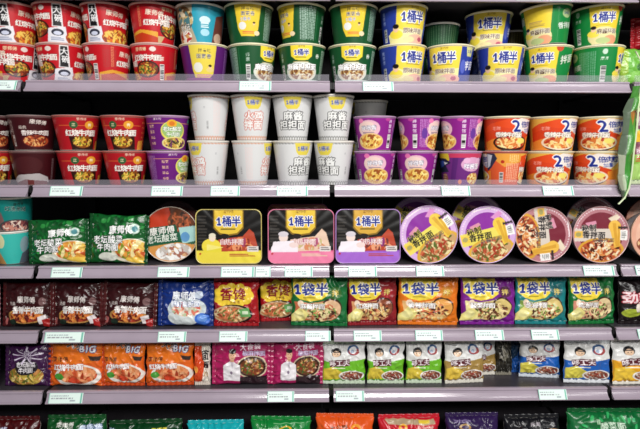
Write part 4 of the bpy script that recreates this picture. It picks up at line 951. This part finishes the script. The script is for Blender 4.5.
# ------------------------------------------------------------------ right edge: neighbouring bay
zb = ZS[1]+DK
def sheet(px_pts, Y0, name, label, cat, art_, thick=.0015, bulge=.03, mt=M_FILM):
    """printed plastic sheet whose left and right edges follow the given outline rows"""
    n = 40; V, U = [], []
    rows = len(px_pts)-1; R_ = 90
    for s_ in (0, 1):
        for j in range(R_+1):
            f = j/R_*rows; i = min(rows-1, int(f)); g = f-i; g = g*g*(3-2*g)
            y_ = px_pts[i][0]*(1-g)+px_pts[i+1][0]*g; xa = px_pts[i][1]*(1-g)+px_pts[i+1][1]*g; xb = px_pts[i][2]*(1-g)+px_pts[i+1][2]*g
            for k in range(n+1):
                q = k/n; yy = Y0-bulge*math.sin(PI*q)-.004*math.sin(j*.25+q*4)
                px_ = xa*(1-q)+xb*q; X, Z = at(px_, y_, Y0-bulge*.5); V.append((X, yy+s_*thick, Z)); U.append((q*.99, j/R_*.99))
    n1 = (n+1)*(R_+1); Fc = []
    for j in range(R_):
        for k in range(n):
            a_ = j*(n+1)+k; f_ = (a_, a_+n+1, a_+n+2, a_+1); Fc.append(f_); Fc.append(tuple(n1+v for v in f_[::-1]))
    bd = list(range(n+1))+[j*(n+1)+n for j in range(1, R_+1)]+[R_*(n+1)+k for k in range(n-1, -1, -1)]+[j*(n+1) for j in range(R_-1, 0, -1)]
    for p_, q_ in zip(bd, bd[1:]+bd[:1]): Fc.append((p_, q_, n1+q_, n1+p_))
    U = np.array(U); me = mesh(name, V, Fc, True, art_.sample(U[:, 0], U[:, 1]), mt)
    return me
a = Art(60, 200, '4A8C3A'); a.rect(44, 0, 60, 200, '62A83E'); a.rect(0, 30, 22, 200, '5E6E5A'); a.ell(36, 60, 14, 9, 'A87038'); a.ell(38, 64, 6, 7, 'C08030'); a.ell(42, 54, 8, 4, '7A3A28'); a.poly([(0, 110), (20, 116), (26, 160), (8, 176), (0, 150)], 'A8B098'); a.poly([(24, 116), (60, 104), (60, 200), (20, 200)], '3E8C34'); a.ell(20, 160, 6, 18, 'BFD0B0')
t = thing('hanging_sheet', 'curved green printed plastic sheet with pale edge hanging at the right shelf end', 'display sheet', (0, 0, 0))
ob('printed_panel', sheet([(86, 634, 642), (98, 631, 640.5), (112, 624, 638.5), (135, 623, 637), (155, 619, 634.5), (175, 619.5, 632), (190, 621, 629), (199, 623.5, 626)], -.003, 'sheet', '', '', a, bulge=.012), t)
a = Art(110, 100, '6AB03C'); a.rect(0, 0, 20, 100, '94B840'); a.ell(64, 54, 22, 14, '3E7A34'); a.ell(60, 80, 50, 16, '80C050')
pouch('noodle_packet', 'bright green packet leaning in the gap right of the top shelf cups', a, .125, .118, 639, zb+.002, .10, 'lr', 94, py=68, sealc='6AB03C', lean=.1, t=.03, amp=.5)
# pale bead along the sheet's free edge
pts = [(636, 51), (641, 60), (642.5, 80), (640, 98), (638.5, 112), (637, 130), (634.5, 150), (632.5, 170), (629.5, 188), (625, 198), (619, 204)]
pp = []
for i in range(len(pts)-1):
    for g in (0, .25, .5, .75): pp.append((pts[i][0]*(1-g)+pts[i+1][0]*g, pts[i][1]*(1-g)+pts[i+1][1]*g))
pp.append(pts[-1]); V = []; Fc = []
for i, (px_, py_) in enumerate(pp):
    X, Z = at(px_, py_, -.012)
    for k in range(8): V.append((X+.0028*math.cos(k*PI/4), -.010+.0028*math.sin(k*PI/4)*1.0, Z+.001*math.sin(k*PI/4)))
for i in range(len(pp)-1):
    for k in range(8): Fc.append((i*8+k, i*8+(k+1) % 8, (i+1)*8+(k+1) % 8, (i+1)*8+k))
Fc += [tuple(range(8)), tuple(range(len(V)-8, len(V)))[::-1]]
ob('edge_bead', mesh('bead', V, Fc, True, m=mat('pale_green_bead', 'D4E0B8', .35)), t)
a = Art(120, 100, 'A0101C'); a.ell(60, 40, 50, 30, 'C02430'); a.lines(20, 70, 100, 90, 'E0B0A8', 3)
pouch('noodle_packet', 'red packet on the top shelf at the right frame edge', a, .17, .10, 660, zb+.125, .15, 'lr', 91, py=30, sealc='A81420', lean=.1)
a = Art(120, 100, '8A3020'); a.food(60, 50, 50, 30, ['5A2A1C', 'B85838', 'D88858'], n=40)
pouch('noodle_packet', 'brick coloured packet under the red one at the right frame edge', a, .17, .12, 660, zb+.003, .16, 'lr', 92, py=62, sealc='7A3020', lean=.08)
a = Art(100, 100, '8CB848'); a.rect(0, 28, 100, 44, 'E8B828'); a.rect(0, 44, 100, 62, '7A3A50'); a.lines(4, 64, 90, 74, 'C03838', 3); a.ell(50, 88, 60, 18, 'A8D070'); a.rect(0, 0, 100, 26, '703848'); a.ell(20, 54, 14, 8, 'C89090')
pouch('noodle_packet', 'green packet with yellow band at the right edge of second shelf', a, .19, .235, 662, ZS[2]+DK+.003, .05, 'tb', 93, py=150, sealc='C8DCA0', lean=.05)
